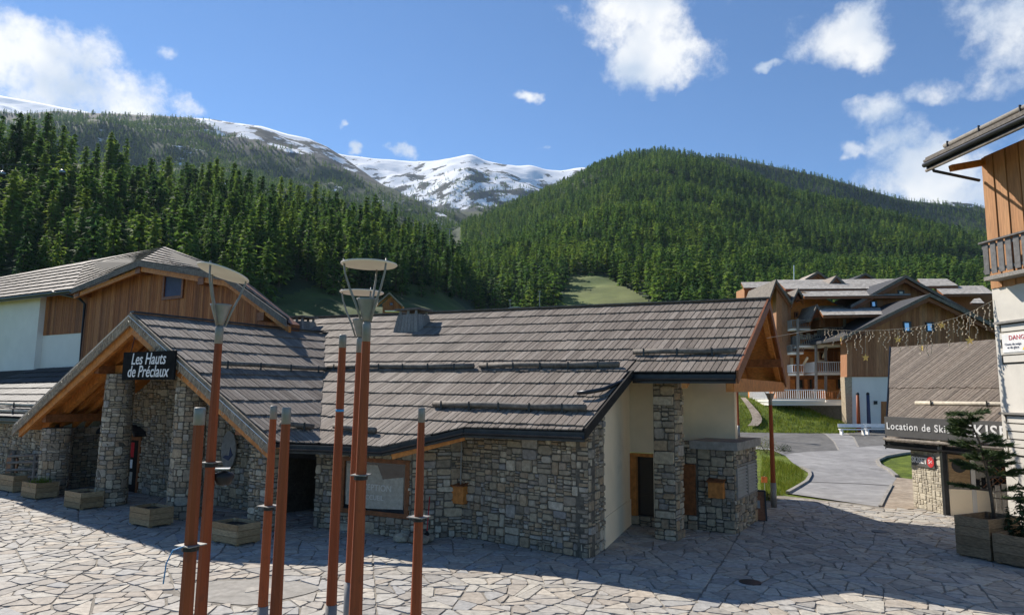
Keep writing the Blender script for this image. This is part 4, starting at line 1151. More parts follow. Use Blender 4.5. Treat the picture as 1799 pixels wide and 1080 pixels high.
    for v in (21.2, 26.6):
        z = lerp(G0[2], G1[2], (v - 18.85) / 5.05) if v < 23.9 else lerp(G1[2], G2[2], (v - 23.9) / 5.05)
        pb = MB(); pb.prism([W(-9, v - .13, z - .75), W(-4.9, v - .13, z - .75), W(-4.9, v + .13, z - .75), W(-9, v + .13, z - .75)], (0, 0, .28)); pb.build('purlin', M['orange_d'], T)
    # boards closing the gable, set back
    gb = MB(); k = 0; z = 4.72
    while z < 7.1:
        f = (7.2 - z) / 2.45; gb.prism([W(-6.55, 23.9 - 4.9 * f, z), W(-7.0, 23.9 + 4.9 * f, z), W(-7.0, 23.9 + 4.9 * max(.01, f - .06), z + .135), W(-6.55, 23.9 - 4.9 * max(.01, f - .06), z + .135)], -UD * .03); z += .15
    gb.build('gable_boards', M['orange'], T, kind='stuff')
    # gutters and fascias
    z1 = main_z(-11.4, 15.8) - .02
    gutter(T, [W(-16.1, 13.55, 2.66), W(-13.45, 14.68, 2.64), W(-11.4, 15.78, z1), W(-7.72, 15.88, 3.24)])
    gutter(T, [W(-7.6, 18.83, 4.78), W(-4.66, 18.83, 4.78)])
    cut = MB(); cut.prism([W(-7.73, 15.9, 3.36), W(-7.63, 18.85, 4.93), W(-7.63, 18.85, 4.66), W(-7.73, 15.9, 3.08)], UD * .05); cut.build('verge_board', M['under'], T)
    ob = MB(); ob.bar(W(-13.3, 14.95, 2.42), W(-11.5, 15.95, 2.98), .1, .2); ob.build('eave_beam', M['orange'], T)
    dp = MB(); dp.tube([W(-7.6, 18.75, 4.68), W(-7.75, 18.2, 4.55), W(-7.95, 17.6, 4.36), W(-8.25, 17.3, 4.28), W(-8.6, 17.25, 4.25)], .06, 8); dp.build('downpipe', M['zinc'], T, smooth=True)
    # snow guards
    def rf(u, v): return W(u, v, main_z(u, v))
    snow_log(T, rf(-20.3, 18.95), rf(-13.35, 18.95), n=6); snow_log(T, rf(-13.1, 18.97), rf(-8.1, 19.02), n=5)
    snow_log(T, rf(-13.2, 16.65), rf(-8.05, 16.65), n=5); snow_log(T, rf(-7.95, 19.8), rf(-4.85, 19.8), n=3)
    def pf(u, v): return W(u, v, porch_z(u))
    snow_log(T, pf(-20.35, 14.0), pf(-20.35, 19.3), n=4); snow_log(T, pf(-16.8, 13.9), pf(-16.6, 15.0), n=2)
    snow_log(T, rf(-16.0, 15.3), rf(-14.2, 15.2), n=2)
    # chimneys
    for u, w, zb, zt in ((-19.05, .72, 6.5, 7.5), (-26.0, .62, 6.7, 7.52)):
        cm = MB(); c0 = [W(u + x * w, 22.5 + y * .55, zb) for x, y in ((-1, -1), (1, -1), (1, 1), (-1, 1))]; c1 = [W(u + x * w * .72, 22.5 + y * .42, zt) for x, y in ((-1, -1), (1, -1), (1, 1), (-1, 1))]
        for i in range(4):
            j = (i + 1) % 4; nb = 7
            nn = (c0[j] - c0[i]).cross(Vector((0, 0, 1))).normalized()
            for k in range(nb):
                a0, a1 = k / nb + .008, (k + 1) / nb - .008
                cm.prism([c0[i].lerp(c0[j], a0), c0[i].lerp(c0[j], a1), c1[i].lerp(c1[j], a1), c1[i].lerp(c1[j], a0)], -nn * .05)
        ch = cm.build('chimney', M['grey_wood'], T)
        for x, y in ((-1, -1), (1, -1), (1, 1), (-1, 1), (0, -1), (0, 1)): p = W(u + x * w * .6, 22.5 + y * .34, zt); cp = MB(); cp.bar(p, p + Vector((0, 0, .16)), .1, .1); cp.build('chimney_stub', M['greym'], ch)
        cp = MB(); cp.buv(u - w * .9, u + w * .9, 22.0, 23.0, zt + .165, zt + .25); cp.build('chimney_cap', M['log'], ch)
    return T
chalet = reception_chalet()

def meter_cabinet():
    T = empty('stone_cabinet', W(-6.2, 23, 0), 'square stone utility cabinet with flat concrete slab top and side louvres', 'cabinet')
    u0, u1, v0, v1, h = -6.75, -5.6, 22.15, 25.1, 2.52
    mas = Masonry(23)
    mb = MB(); mb.buv(u0, u1, v0, v1, -.05, h); w = mb.build('wall', M['mortar'], T)
    a, d, n, l = seg((u0, v0), (u1, v0)); mas.flat(a, d, n, l, h, w)
    a, d, n, l = seg((u1, v0), (u1, v1))
    for s0, s1, z0, z1 in ((0, l, 0, 1.0), (0, .12, 1.0, 2.05), (l - .15, l, 1.0, 2.05), (0, l, 2.05, h)): mas.flat(a + d * s0 + Vector((0, 0, z0)), d, n, s1 - s0, z1 - z0, w)
    mas.emit(M['stone'], 300, T)
    mb = MB(); mb.buv(u0 - .2, u1 + .16, v0 - .17, v1 + .15, h + .003, h + .26); mb.build('slab', M['concrete'], T)
    fr = MB()
    for s0, s1 in ((.12, l / 2 - .03), (l / 2 + .03, l - .15)):
        for z0, z1 in ((1.0, 1.04), (2.01, 2.05)): fr.prism([a + d * s0 + Vector((0, 0, z0)), a + d * s1 + Vector((0, 0, z0)), a + d * s1 + Vector((0, 0, z1)), a + d * s0 + Vector((0, 0, z1))], n * .07)
        for s in (s0, s1 - .04): fr.prism([a + d * s + Vector((0, 0, 1.04)), a + d * (s + .04) + Vector((0, 0, 1.04)), a + d * (s + .04) + Vector((0, 0, 2.01)), a + d * s + Vector((0, 0, 2.01))], n * .07)
    g = fr.build('louvre_frame', M['concrete'], T)
    for k in range(9):
        z = 1.06 + k * .104
        sl = MB()
        for s0, s1 in ((.16, l / 2 - .07), (l / 2 + .07, l - .19)):
            sl.prism([a + d * s0 + n * .01 + Vector((0, 0, z + .06)), a + d * s1 + n * .01 + Vector((0, 0, z + .06)), a + d * s1 + n * .07 + Vector((0, 0, z)), a + d * s0 + n * .07 + Vector((0, 0, z))], (0, 0, .014))
        sl.build('slat', M['louvre'], g)
    c = W(-6.12, 22.0, 1.3); b = MB(); b.box(c, UD * .23, VD * .13, (0, 0, .24)); mb = b.build('meter_box', M['orange'], T)
    b = MB(); b.prism([c + UD * x + VD * y + Vector((0, 0, z)) for x, y, z in ((-.27, -.2, .24), (.27, -.2, .24), (.27, .12, .31), (-.27, .12, .31))], (0, 0, .03)); b.build('box_lid', M['orange_d'], mb)
meter_cabinet()

def name_sign():
    T = empty('name_sign', W(-22.4, 13.0, 4.5), 'black board with white handwritten lettering hanging in the porch gable', 'sign')
    MB().buv(-23.95, -20.9, 12.97, 13.03, 4.52, 5.46).build('board', M['matte_black'], T)
    text('lettering', 'Les Hauts', M['whitep'], T, W(-22.4, 12.95, 5.2), UD, (0, 0, 1), .55, .004, .2, .92, bold=.004)
    text('lettering', 'de Préclaux', M['whitep'], T, W(-22.4, 12.95, 4.78), UD, (0, 0, 1), .55, .004, .2, .92, bold=.004)
    for u in (-23.6, -22.2): mb = MB(); mb.tube([W(u, 13.02, 5.44), W(u, 13.12, min(porch_z(u) - .2, 6.0))], .012, 5); mb.build('hanger', M['zinc'], T)
name_sign()

# ------------------------------------------------------------------ street lamps and posts of the plaza
def collar_plate(T, x, y, z, r, size=.19, turn=.6):
    mb = MB(); mb.lathe((x, y, z), [(r + .004, -.05), (r + .022, -.045), (r + .022, .0), (r + .004, .004)], 12); mb.build('collar', M['black'], T)
    mb = MB(); mb.prism([Vector((x + size * cos(turn + k * pi / 2), y + size * sin(turn + k * pi / 2), z + .008)) for k in range(4)], (0, 0, .012)); mb.build('plate', M['greym'], T)
def lamp(x, y, label, scale=1.0, z0=0.0, tilt=0.0, tiltaz=0.0, group='lamps on the plaza', arm_turn=.5, collar_z=None, rbot=.088, rtop=.056):
    T = empty('street_lamp', (x, y, z0), label, 'street lamp', group)
    S = scale; p = Vector((x, y, z0))
    MB().lathe(p, [(rbot * 1.12, 0), (rbot * 1.08, 1.14 * S)], 14).build('base_sleeve', M['greym'], T, True)
    MB().lathe(p, [(rbot, 1.14 * S), (lerp(rbot, rtop, .5), 3.0 * S), (rtop, 4.86 * S)], 8).build('pole', M['red'], T, False)
    MB().lathe(p, [(rtop * 1.02, 4.86 * S), (rtop * 1.02, 5.08 * S), (rtop * .8, 5.13 * S)], 14).build('neck', M['greym'], T, True)
    MB().lathe(p, [(.055, 5.13 * S), (.075, 5.2 * S), (.135, 5.40 * S), (.15, 5.43 * S), (.13, 5.43 * S), (.07, 5.25 * S)], 18).build('lamp_cone', M['greym'], T, True)
    ax = Vector((cos(tiltaz), sin(tiltaz), 0)); R = Matrix.Rotation(tilt, 3, ax)
    c = p + Vector((0, 0, 5.89 * S))
    ds = MB(); n = 32
    ring = lambda r, z: [c + R @ Vector((cos(2 * pi * k / n) * r, sin(2 * pi * k / n) * r, z)) for k in range(n)]
    for r, z in ((.36, -.012), (.375, 0), (.372, .012), (.2, .03), (.02, .036)): ds.v += ring(r * S ** .5, z)
    for i in range(4):
        for k in range(n): ds.f.append((i * n + k, i * n + (k + 1) % n, (i + 1) * n + (k + 1) % n, (i + 1) * n + k))
    ds.f.append(tuple(range(n - 1, -1, -1))); ds.f.append(tuple(range(4 * n, 5 * n)))
    ds.build('disc', M['disc'], T, False)
    for k in range(3):
        a = arm_turn + k * 2 * pi / 3; d = Vector((cos(a), sin(a), 0))
        e = c + R @ (d * .335 * S ** .5)
        pts = [p + d * .075 + Vector((0, 0, 5.12 * S)), p + d * .15 + Vector((0, 0, 5.34 * S)), p + d * .245 + Vector((0, 0, 5.56 * S)), (p + d * .31 + Vector((0, 0, 5.75 * S))), e + Vector((0, 0, .05))]
        mb = MB(); mb.tube(pts, [.014, .017, .016, .014, .013], 7); mb.build('arm', M['greym'], T, True)
    if collar_z: collar_plate(T, x, y, collar_z, lerp(rbot, rtop, collar_z / 4.9), .15)
    return T
lamp(-4.21, 9.8, 'rust red street lamp with tilted cream disc, left of the three tall lamps', tilt=radians(17), tiltaz=radians(126), arm_turn=.35, collar_z=3.18)
lamp(-1.92, 9.0, 'tallest looking rust red street lamp with level cream disc, nearest the camera', arm_turn=1.45, collar_z=3.13)
lamp(-2.58, 11.6, 'rust red street lamp half hidden behind the nearest one', arm_turn=1.2)
def post(x, y, h, label, collar=None, blue=False, rb=.078, rt=.055):
    T = empty('bollard_post', (x, y, 0), label, 'post', 'slim red posts on the plaza')
    p = Vector((x, y, 0)); k = .2
    MB().lathe(p, [(rb * 1.1, 0), (rb * 1.06, 1.1)], 14).build('base_sleeve', M['greym'], T, True)
    MB().lathe(p, [(rb, 1.1), (lerp(rb, rt, .5), h * .6), (rt, h - k)], 8).build('pole', M['red'], T, False)
    MB().lathe(p, [(rt * 1.03, h - k), (rt * 1.0, h - .01), (rt * .9, h)], 14).build('cap', M['greym'], T, True)
    if collar: collar_plate(T, x, y, collar, lerp(rb, rt, collar / h), .17, .35)
    if blue: MB().lathe(p, [(rt * 1.16, blue), (rt * 1.16, blue + .035)], 12).build('blue_tape', M['blue'], T, True)
    return T
t = post(-3.6, 8.0, 4.0, 'thick red post in front of the tilted lamp, blue cord tied to its plate', collar=2.45, rb=.085, rt=.062)
mb = MB(); mb.tube([(-3.62, 7.9, 2.47), (-3.72, 7.84, 2.44), (-3.78, 7.83, 2.3), (-3.8, 7.84, 2.08)], .008, 5); mb.build('cord', M['blue'], t, True)
post(-3.57, 10.4, 3.98, 'thin red post with a steel plate, left of the close pair', collar=2.5, rb=.075, rt=.052)
post(-2.76, 8.5, 4.0, 'plain red post without a plate, right of the close pair', rb=.078, rt=.056)
post(-2.6, 10.5, 5.07, 'tall lampless red post with a blue tape band', blue=3.9, rb=.08, rt=.056)
post(-1.245, 9.65, 3.99, 'lone red post with black collar at the right of the group', collar=2.5, rb=.078, rt=.048)
# floodlight clamped behind the tilted lamp
T = empty('floodlight', (-4.1, 9.9, 2.95), 'small black floodlight clamped to the left lamp pole', 'floodlight')
mb = MB(); mb.lathe((-4.06, 9.92, 2.98), [(.02, -.12), (.1, -.1), (.14, .0), (.13, .05), (.02, .09)], 14); mb.build('housing', M['black'], T, True)
mb = MB(); mb.bar((-4.2, 9.86, 3.1), (-3.98, 9.92, 3.1), .16, .012); mb.build('bracket', M['steel'], T)

# ------------------------------------------------------------------ wooden planters by the porch
def planter(u, v, su, sv, h, label, mat='planter', rows=3, soil=.86, turn=0.0, name='wooden_planter', group='square planters along the porch', origin=None, ax=None, ay=None):
    o = origin if origin is not None else W(u, v, 0); ax = ax or -UD; ay = ay or VD
    T = empty(name, o, label, 'planter', group)
    up = Vector((0, 0, 1))
    P = lambda a, b, z: o + ax * a + ay * b + up * z
    bh = h / rows
    R = random.Random(int(abs(o.x) * 100))
    for i in range(rows):
        z0, z1 = .05 + i * bh + .004, .05 + (i + 1) * bh - .006
        for k, (p, q, n) in enumerate((((0, 0), (su, 0), -ay), ((0, 0), (0, sv), -ax), ((su, 0), (su, sv), ax), ((0, sv), (su, sv), ay))):
            j = R.uniform(-.006, .006)
            e = .006 if k in (1, 2) else 0
            a = P(p[0], p[1], 0) + n * (j - e); b = P(q[0], q[1], 0) + n * (j - e)
            mb = MB(); mb.prism([a + up * z0, b + up * z0, b + up * z1, a + up * z1], -n * .04); mb.build('board', M[mat], T)
    for a, b in ((0, 0), (su, 0), (0, sv), (su, sv)):
        sa, sb = (1 if a == 0 else -1), (1 if b == 0 else -1)
        mb = MB(); mb.box(P(a + sa * .09, b + sb * .09, .03 + h / 2), ax * .045, ay * .045, up * (h / 2 + .02)); mb.build('corner_post', M[mat], T)
    mb = MB(); mb.prism([P(.05, .05, h * soil), P(su - .05, .05, h * soil), P(su - .05, sv - .05, h * soil), P(.05, sv - .05, h * soil)], up * .03); mb.build('soil', M['soil'], T)
    return T
planter(-16.4, 12.32, 1.1, .76, .52, 'empty wooden planter nearest the camera, in front of the square pier')
planter(-20.7, 12.4, 1.1, .78, .52, 'empty wooden planter in front of the right round pillar')
planter(-25.6, 12.8, 1.12, .8, .54, 'empty wooden planter beside the left round pillar')
pt_ = planter(-29.3, 13.0, 1.15, .82, .56, 'wooden planter with weeds before the short round pillar')
planter(-31.9, 13.3, 1.3, .6, .62, 'leftmost wooden planter, before the log railing')
def tuft(name, c, n, h, spread, mat, parent=None, seed=1, w=.012):
    R = random.Random(seed); mb = MB()
    for _ in range(n):
        a = R.random() * 6.28; r = spread * math.sqrt(R.random()); p = c + Vector((cos(a) * r, sin(a) * r, 0)); hh = h * R.uniform(.5, 1.1); l = R.uniform(.1, .5) * hh; b = R.random() * 6.28
        s = Vector((-sin(b), cos(b), 0)) * w; d = Vector((cos(b) * l, sin(b) * l, 0))
        mb.poly([p - s, p + s, p + d * .4 + Vector((0, 0, hh * .6)) + s * .7, p + d * .4 + Vector((0, 0, hh * .6)) - s * .7]); mb.poly([p + d * .4 + Vector((0, 0, hh * .6)) - s * .7, p + d * .4 + Vector((0, 0, hh * .6)) + s * .7, p + d + Vector((0, 0, hh))])
    o = mb.build(name, mat, parent); return o
o = tuft('weeds', W(-29.9, 13.4, .44), 120, .34, .4, M['blade'], seed=4); tag(o, 'tuft of green weeds growing in the planter by the short pillar', 'weeds')
# log railing beside the left pillar
T = empty('log_railing', W(-32.5, 14.0, 0), 'low dark log railing left of the short round pillar', 'railing')
for z in (.55, .85, 1.15, 1.42): mb = MB(); mb.tube([W(-33.6, 13.75, z - .1), W(-31.1, 13.9, z + .1)], .06, 7); mb.build('rail', M['log'], T, True)
for u in (-33.4, -31.5): mb = MB(); mb.tube([W(u, 13.85, 0), W(u, 13.85, 1.55)], .08, 7); mb.build('railing_post', M['log'], T, True)

# icicle lights along the porch verge
T = empty('icicle_lights', W(AP, 13.0, 6.4), 'strand of pale icicle lights along the porch gable edge', 'lights')
R = random.Random(9); mb = MB(); wires = MB()
for sgn in (1, -1):
    wires.tube([W(AP + sgn * 7.7 * k / 12, 13.05, porch_z(AP + sgn * 7.7 * k / 12) - .06) for k in range(13)], .012, 4)
    for k in range(46):
        u = AP + sgn * 7.6 * (k + R.random()) / 46; z = porch_z(u) - .08; h = R.uniform(.1, .42); q = [W(u, 13.04, z)]
        for i in range(4): q.append(W(u + R.uniform(-.06, .06), 13.04 + R.uniform(-.03, .03), z - h * (i + 1) / 4))
        mb.tube(q, .009, 3)
mb.build('light_drops', M['bulb'], T, kind='stuff'); wires.build('wire', M['whitep'], T)

# ------------------------------------------------------------------ left chalet and its lean-to
def boards(mb, p, q, z0, z1, wid, th, rng, n=None):
    """vertical boards between two plan points; z0, z1 functions of the fraction along"""
    p, q = Vector(p), Vector(q); l = (q - p).length; d = (q - p) / l; n = n or Vector((d.y, -d.x, 0)); x = 0.0
    while x < l - .02:
        w = min(wid * rng.uniform(.8, 1.2), l - x); a, b = x + .006, x + w - .006; x += w
        j = rng.uniform(0, .012)
        pa, pb = p + d * a + n * j, p + d * b + n * j; fa, fb = a / l, b / l
        mb.piece([pa + Vector((0, 0, z0(fa))), pb + Vector((0, 0, z0(fb))), pb + Vector((0, 0, z1(fb))), pa + Vector((0, 0, z1(fa)))], n, th, .004)
    return mb
def left_chalet():
    T = empty('timber_chalet', W(-38, 21, 0), 'big brown timber chalet with white lower walls behind the porch', 'chalet')
    R = random.Random(31)
    # walls
    mb = MB(); mb.prism([W(-41.6, 20.05, 0), W(-24.2, 20.05, 0), W(-23.9, 20.05, 7.1), W(-27.8, 20.05, 9.25), W(-35, 20.05, 10.6), W(-41.6, 20.05, 9.6)], VD * .5); mb.build('wall', M['orange_d'], T)
    top = lambda f: pw([(0, 9.55), (.373, 10.55), (.785, 9.2), (1, 7.3)], f)
    mb = MB(); boards(mb, W(-41.5, 20.05, 0), W(-24.2, 20.05, 0), lambda f: 3.0, top, .17, .03, R); mb.build('cladding', M['clad'], T, kind='stuff')
    wall('plaster_wall', (-46.7, 20.3), (-41.3, 20.3), 0, 7.45, M['white_far'], T, .3)
    mb = MB(); mb.prism([W(-46.7, 20.3, 7.45), W(-41.4, 20.3, 7.45), W(-41.4, 20.3, 9.9), W(-46.7, 20.3, 9.9)], VD * .3); mb.build('wall', M['orange_d'], T)
    mb = MB(); boards(mb, W(-46.65, 20.3, 0), W(-41.4, 20.3, 0), lambda f: 7.4, lambda f: 9.9, .2, .035, R); mb.build('cladding', M['clad'], T, kind='stuff')
    wall('plaster_wall', (-62, 19.95), (-46.7, 19.95), 0, 10.0, M['white_far'], T, .6)
    # window
    mb = MB()
    for u0, u1, z0, z1 in ((-33.7, -31.9, 8.75, 8.9), (-33.7, -31.9, 9.95, 10.08), (-33.7, -33.55, 8.9, 9.95), (-32.05, -31.9, 8.9, 9.95)): mb.buv(u0, u1, 19.93, 20.03, z0, z1)
    w = mb.build('window', M['orange_d'], T); MB().buv(-33.55, -32.05, 20.0, 20.02, 8.9, 9.95).build('pane', M['dkblue'], w)
    # roof faces
    A, B = W(-34.75, 19.3, 10.73), W(-38.25, 22.6, 12.49)
    LC, L0, RL = W(-41.4, 19.3, 9.75), W(-62, 19.3, 9.95), W(-47, 22.6, 12.45)
    MM, M2, RE, R2 = W(-27.6, 19.3, 9.44), W(-31.6, 22.6, 10.37), W(-23.2, 19.3, 7.15), W(-27.1, 22.6, 7.75)
    P = Planks(8)
    def face(e0, e1, r0, r1, name):
        mb = MB(); mb.prism([Vector(x) - Vector((0, 0, .03)) for x in (e0, e1, r1, r0)], (0, 0, -.16)); o = mb.build(name, M['under'], T)
        fn, S, Tt = bilinear(e0, e1, r0, r1); P.lay(fn, 0, S, lambda s: Tt, M['plank_far'], o, wid=.3, expo=.72, lift=.07)
        mb = MB(); mb.prism([Vector(x) - Vector((0, 0, .2)) for x in (e0, e1, r1, r0)], (0, 0, -.03)); mb.build('soffit', M['orange_d'], T)
    face(L0, LC, W(-62, 22.6, 12.4), RL, 'roof')
    face(LC, A, RL, B, 'roof')
    face(A, MM, B, M2, 'roof')
    face(MM, RE, M2, R2, 'roof')
    face(W(-64, 22.8, 10.9), W(-49.5, 23.5, 11.2), W(-72, 29, 14.6), W(-55, 29, 13.9), 'roof')
    P.emit(300, T)
    up = Vector((0, 0, .05))
    gutter(T, [L0 - VD * .05, LC - VD * .05], .1)
    for a, b in ((LC, A), (A, MM), (MM, RE)):
        a = a + up - VD * .05; b = b + up - VD * .05
        mb = MB(); mb.prism([a, b, b - Vector((0, 0, .3)), a - Vector((0, 0, .3))], -VD * .06); mb.build('verge_board', M['log'], T)
        mb = MB(); mb.prism([a + VD * .1 - Vector((0, 0, .3)), b + VD * .1 - Vector((0, 0, .3)), b + VD * .1 - Vector((0, 0, .55)), a + VD * .1 - Vector((0, 0, .55))], VD * .14); mb.build('barge_rafter', M['orange'], T)
    for u in (-35, -41, -29.5, -25.0): z = pw([(-41, 9.7), (-35, 10.5), (-27.8, 9.2), (-24, 7.0)], u); MB().buv(u - .22, u + .22, 19.3, 20.1, z - .35, z).build('purlin', M['orange_d'], T)
    mb = MB(); mb.tube([W(-43.6, 19.2, 9.75), W(-41.5, 19.7, 9.3), W(-41.25, 19.9, 9.0), W(-41.25, 19.9, 4)], .075, 7); mb.build('downpipe', M['zinc'], T, True)
    # chimney with a capped top
    c = W(-49.5, 24.6, 0)
    mb = MB(); mb.lathe(c + Vector((0, 0, 10.8)), [(.95, 0), (.62, 1.9)], 4); ch = mb.build('chimney', M['concrete'], T)
    mb = MB(); mb.lathe(c + Vector((0, 0, 12.72)), [(.85, 0), (.85, .12), (.5, .13), (.45, .35), (.7, .36), (.7, .44)], 8); mb.build('chimney_cap', M['log'], ch)
    mb = MB(); c2 = c - UD * 1.6
    for k in range(5): mb.bar(c2 + Vector((0, 0, 11.2 + k * .22)) - UD * .6, c2 + Vector((0, 0, 11.2 + k * .22)) + UD * .6, .03, .03)
    mb.bar(c2 + Vector((0, 0, 9.5)), c2 + Vector((0, 0, 12.4)), .05, .05); mb.build('aerial', M['steel'], T)
left_chalet()
def lean_to():
    T = empty('stone_lean_to', W(-38, 15, 0), 'low stone annexe with shade-darkened plank roof at the left edge', 'annexe')
    mas = Masonry(41)
    w = wall('wall', (-47, 14.35), (-31.6, 14.35), -.1, 2.85, M['mortar'], T, .4)
    a, d, n, l = seg((-47, 14.35), (-31.6, 14.35))
    for s0, s1, z0, z1 in ((7, 11.9, 0, 2.85), (11.9, 13.0, 1.5, 2.85), (13.0, l, 0, 2.85)): mas.flat(a + d * s0 + Vector((0, 0, z0)), d, n, s1 - s0, z1 - z0, w)
    mas.emit(M['stone'], 300, T)
    mb = MB(); mb.prism([a + d * s + n * .03 + Vector((0, 0, z)) for s, z in ((11.95, 0), (12.95, 0), (12.95, 1.1), (12.45, 1.45), (11.95, 1.1))], n * .05); mb.build('door', M['orange_d'], T)
    e0, e1, r0, r1 = W(-52, 13.6, 2.75), W(-31.8, 13.6, 2.95), W(-52, 19.9, 5.25), W(-31.8, 19.9, 5.55)
    mb = MB(); mb.prism([x - Vector((0, 0, .03)) for x in (e0, e1, r1, r0)], (0, 0, -.12)); o = mb.build('roof', M['under'], T)
    P = Planks(9); fn, S, Tt = bilinear(e0, e1, r0, r1); P.lay(fn, 6, S, lambda s: Tt, M['dark_shaded_roof'], o, wid=.24, expo=.85, lift=.05); P.emit(300, T)  # shadow of the left chalet painted in through the dark plank colour
    gutter(T, [W(-45, 13.55, 2.82), W(-31.9, 13.55, 2.93)])
    f = lambda u, v: W(u, v, lerp(2.9, 5.5, (v - 13.6) / 6.3))
    snow_log(T, f(-40, 13.9), f(-32.6, 13.9), .07, mat=M['log_pale']); snow_log(T, f(-40, 14.5), f(-31.9, 14.5), .07, mat=M['log_pale'])
lean_to()

# ------------------------------------------------------------------ ski shop on the right
SE_ = Vector((sin(radians(16)), -cos(radians(16)), 0)); SUP = Vector((-SE_.y, SE_.x, 0))
SHOP0 = Vector((15.27, 28.2, 2.42))
def ski_shop():
    T = empty('ski_shop', (18, 27, 0), 'ski hire shop with brown plank roof and charcoal fascia sign', 'shop')
    Tm, k = 7.5, .6
    P_ = lambda s, t: SHOP0 + SE_ * s + SUP * t + Vector((0, 0, t * k))
    quad = [P_(0, 0), P_(9, 0), P_(9, Tm), P_(-7, Tm)]
    mb = MB(); mb.prism([q - Vector((0, 0, .03)) for q in quad], (0, 0, -.14)); roof = mb.build('roof', M['under'], T)
    PL = Planks(12)
    PL.lay(lambda s, t: P_(s, Tm - t), -7, 9, lambda s: Tm if s > 0 else Tm - Tm * (s / -7.0), M['plank_brown'], roof, wid=.17, expo=3.7, lift=.03, jit=.05, thick=.03, gap=.022)
    PL.emit(300, T)
    mb = MB(); a, b = P_(0, 0), P_(-7, Tm); mb.prism([a + Vector((0, 0, .1)), b + Vector((0, 0, .1)), b - Vector((0, 0, .25)), a - Vector((0, 0, .25))], -SUP * .05); mb.build('verge_board', M['zinc'], T)
    n = -SUP
    # fascia sign boxed out above the eave
    a, b = SHOP0 + n * .02 + Vector((0, 0, .27)), SHOP0 + SE_ * 9 + n * .02 + Vector((0, 0, .27))
    mb = MB(); mb.prism([a, b, b + Vector((0, 0, .78)), a + Vector((0, 0, .78))], SUP * .10); sg = mb.build('fascia_sign', M['signg'], T)
    text('lettering', 'Location de Skis', M['whitep'], sg, SHOP0 + SE_ * 1.55 + n * .03 + Vector((0, 0, .67)), SE_, (0, 0, 1), .38, .006, spacing=1.14, bold=.005)
    text('lettering', 'SKISET', M['whitep'], sg, SHOP0 + SE_ * 4.6 + n * .03 + Vector((0, 0, .66)), SE_, (0, 0, 1), .62, .006, spacing=1.1, bold=.008)
    gutter(T, [SHOP0 + Vector((0, 0, .02)), SHOP0 + SE_ * 9 + Vector((0, 0, .02))], .085)
    lg = MB(); lg.tube([SHOP0 + n * .1 + Vector((0, 0, .16)), SHOP0 + SE_ * 9 + n * .1 + Vector((0, 0, .16))], .06, 8); lg.build('eave_log', M['log'], T, True)
    a = P_(-.8, 2.5) + Vector((0, 0, .1)); b = P_(7.5, 2.5) + Vector((0, 0, .1)); lg = MB(); lg.tube([a, a.lerp(b, .4) + Vector((0, 0, .02)), b], .085, 9); l_ = lg.build('snow_log', M['log_pale'], T, True)
    for f in (.1, .4, .58): mb = MB(); p = a.lerp(b, f); mb.bar(p + n * .1 - Vector((0, 0, .1)), p + n * .1 + Vector((0, 0, .13)), .03, .05); mb.build('snow_hook', M['zinc'], l_)
    # stone wall facing the road
    mas = Masonry(51)
    p, q = Vector((15.88, 27.55, 0)), Vector((15.96, 25.75, 0)); d = (q - p).normalized(); nn = Vector((d.y, -d.x, 0)); L_ = (q - p).length
    mb = MB(); mb.prism([p, q, q + Vector((0, 0, 2.75)), p + Vector((0, 0, 2.75))], -nn * 1.2); w = mb.build('wall', M['mortar_pale'], T)
    mas.flat(p, d, nn, L_, 2.75, w, sz=.85, depth=(.01, .03)); mas.emit(M['stone_pale'], 300, T)
    mb = MB(); mb.prism([p + d * .15 + nn * .05 + Vector((0, 0, 1.62)), p + d * 1.5 + nn * .05 + Vector((0, 0, 1.62)), p + d * 1.5 + nn * .05 + Vector((0, 0, 2.05)), p + d * .15 + nn * .05 + Vector((0, 0, 2.05))], nn * .03); s2 = mb.build('wall_sign', M['signg'], T)
    text('lettering', 'SKISET', M['whitep'], s2, p + d * .62 + nn * .085 + Vector((0, 0, 1.84)), d, (0, 0, 1), .32, .004, bold=.008)
    mb = MB(); c = p + d * 1.3 + nn * .083 + Vector((0, 0, 1.84)); mb.prism([c + d * (.2 * cos(t)) + Vector((0, 0, .2 * sin(t))) for t in [2 * pi * i / 20 for i in range(20)]], nn * .01); rd = mb.build('round_logo', M['redsign'], s2)
    text('logo_mark', 'S<', M['whitep'], s2, c + nn * .014, d, (0, 0, 1), .22, .003)
    # corner post, glazed corner and panels
    mb = MB(); mb.bar(q + SE_ * .08 + Vector((0, 0, 0)), q + SE_ * .08 + Vector((0, 0, 2.6)), .16, .16); mb.build('corner_post', M['zinc'], T)
    a = q + SE_ * .2 + SUP * .05
    f = Vector((.96, -.28, 0)); fn_ = Vector((f.y, -f.x, 0))
    def panel(s0, s1, z0, z1, mat, name, off=0.0, th=.06, par=T):
        mb = MB(); mb.prism([a + f * s0 + fn_ * off + Vector((0, 0, z0)), a + f * s1 + fn_ * off + Vector((0, 0, z0)), a + f * s1 + fn_ * off + Vector((0, 0, z1)), a + f * s0 + fn_ * off + Vector((0, 0, z1))], -fn_ * th); return mb.build(name, M[mat], par)
    panel(0, 3.2, 0, .95, 'cream', 'plaster_panel'); gl = panel(0, 3.2, .95, 2.6, 'glass', 'shop_window', -.02)
    panel(.02, .7, 1.15, 2.2, 'yellow', 'poster', .01, .01, gl).data.materials[0] = M['planter']
    mb = MB(); c = a + f * .36 + fn_ * .022 + Vector((0, 0, 1.8)); mb.prism([c + f * (.24 * cos(t)) + Vector((0, 0, .26 * sin(t))) for t in [2 * pi * i / 16 for i in range(16)]], fn_ * .004); mb.build('poster_figure', M['black'], gl)
    panel(.72, .86, 0, 2.6, 'white', 'window_post', .03)
    tr = MB()
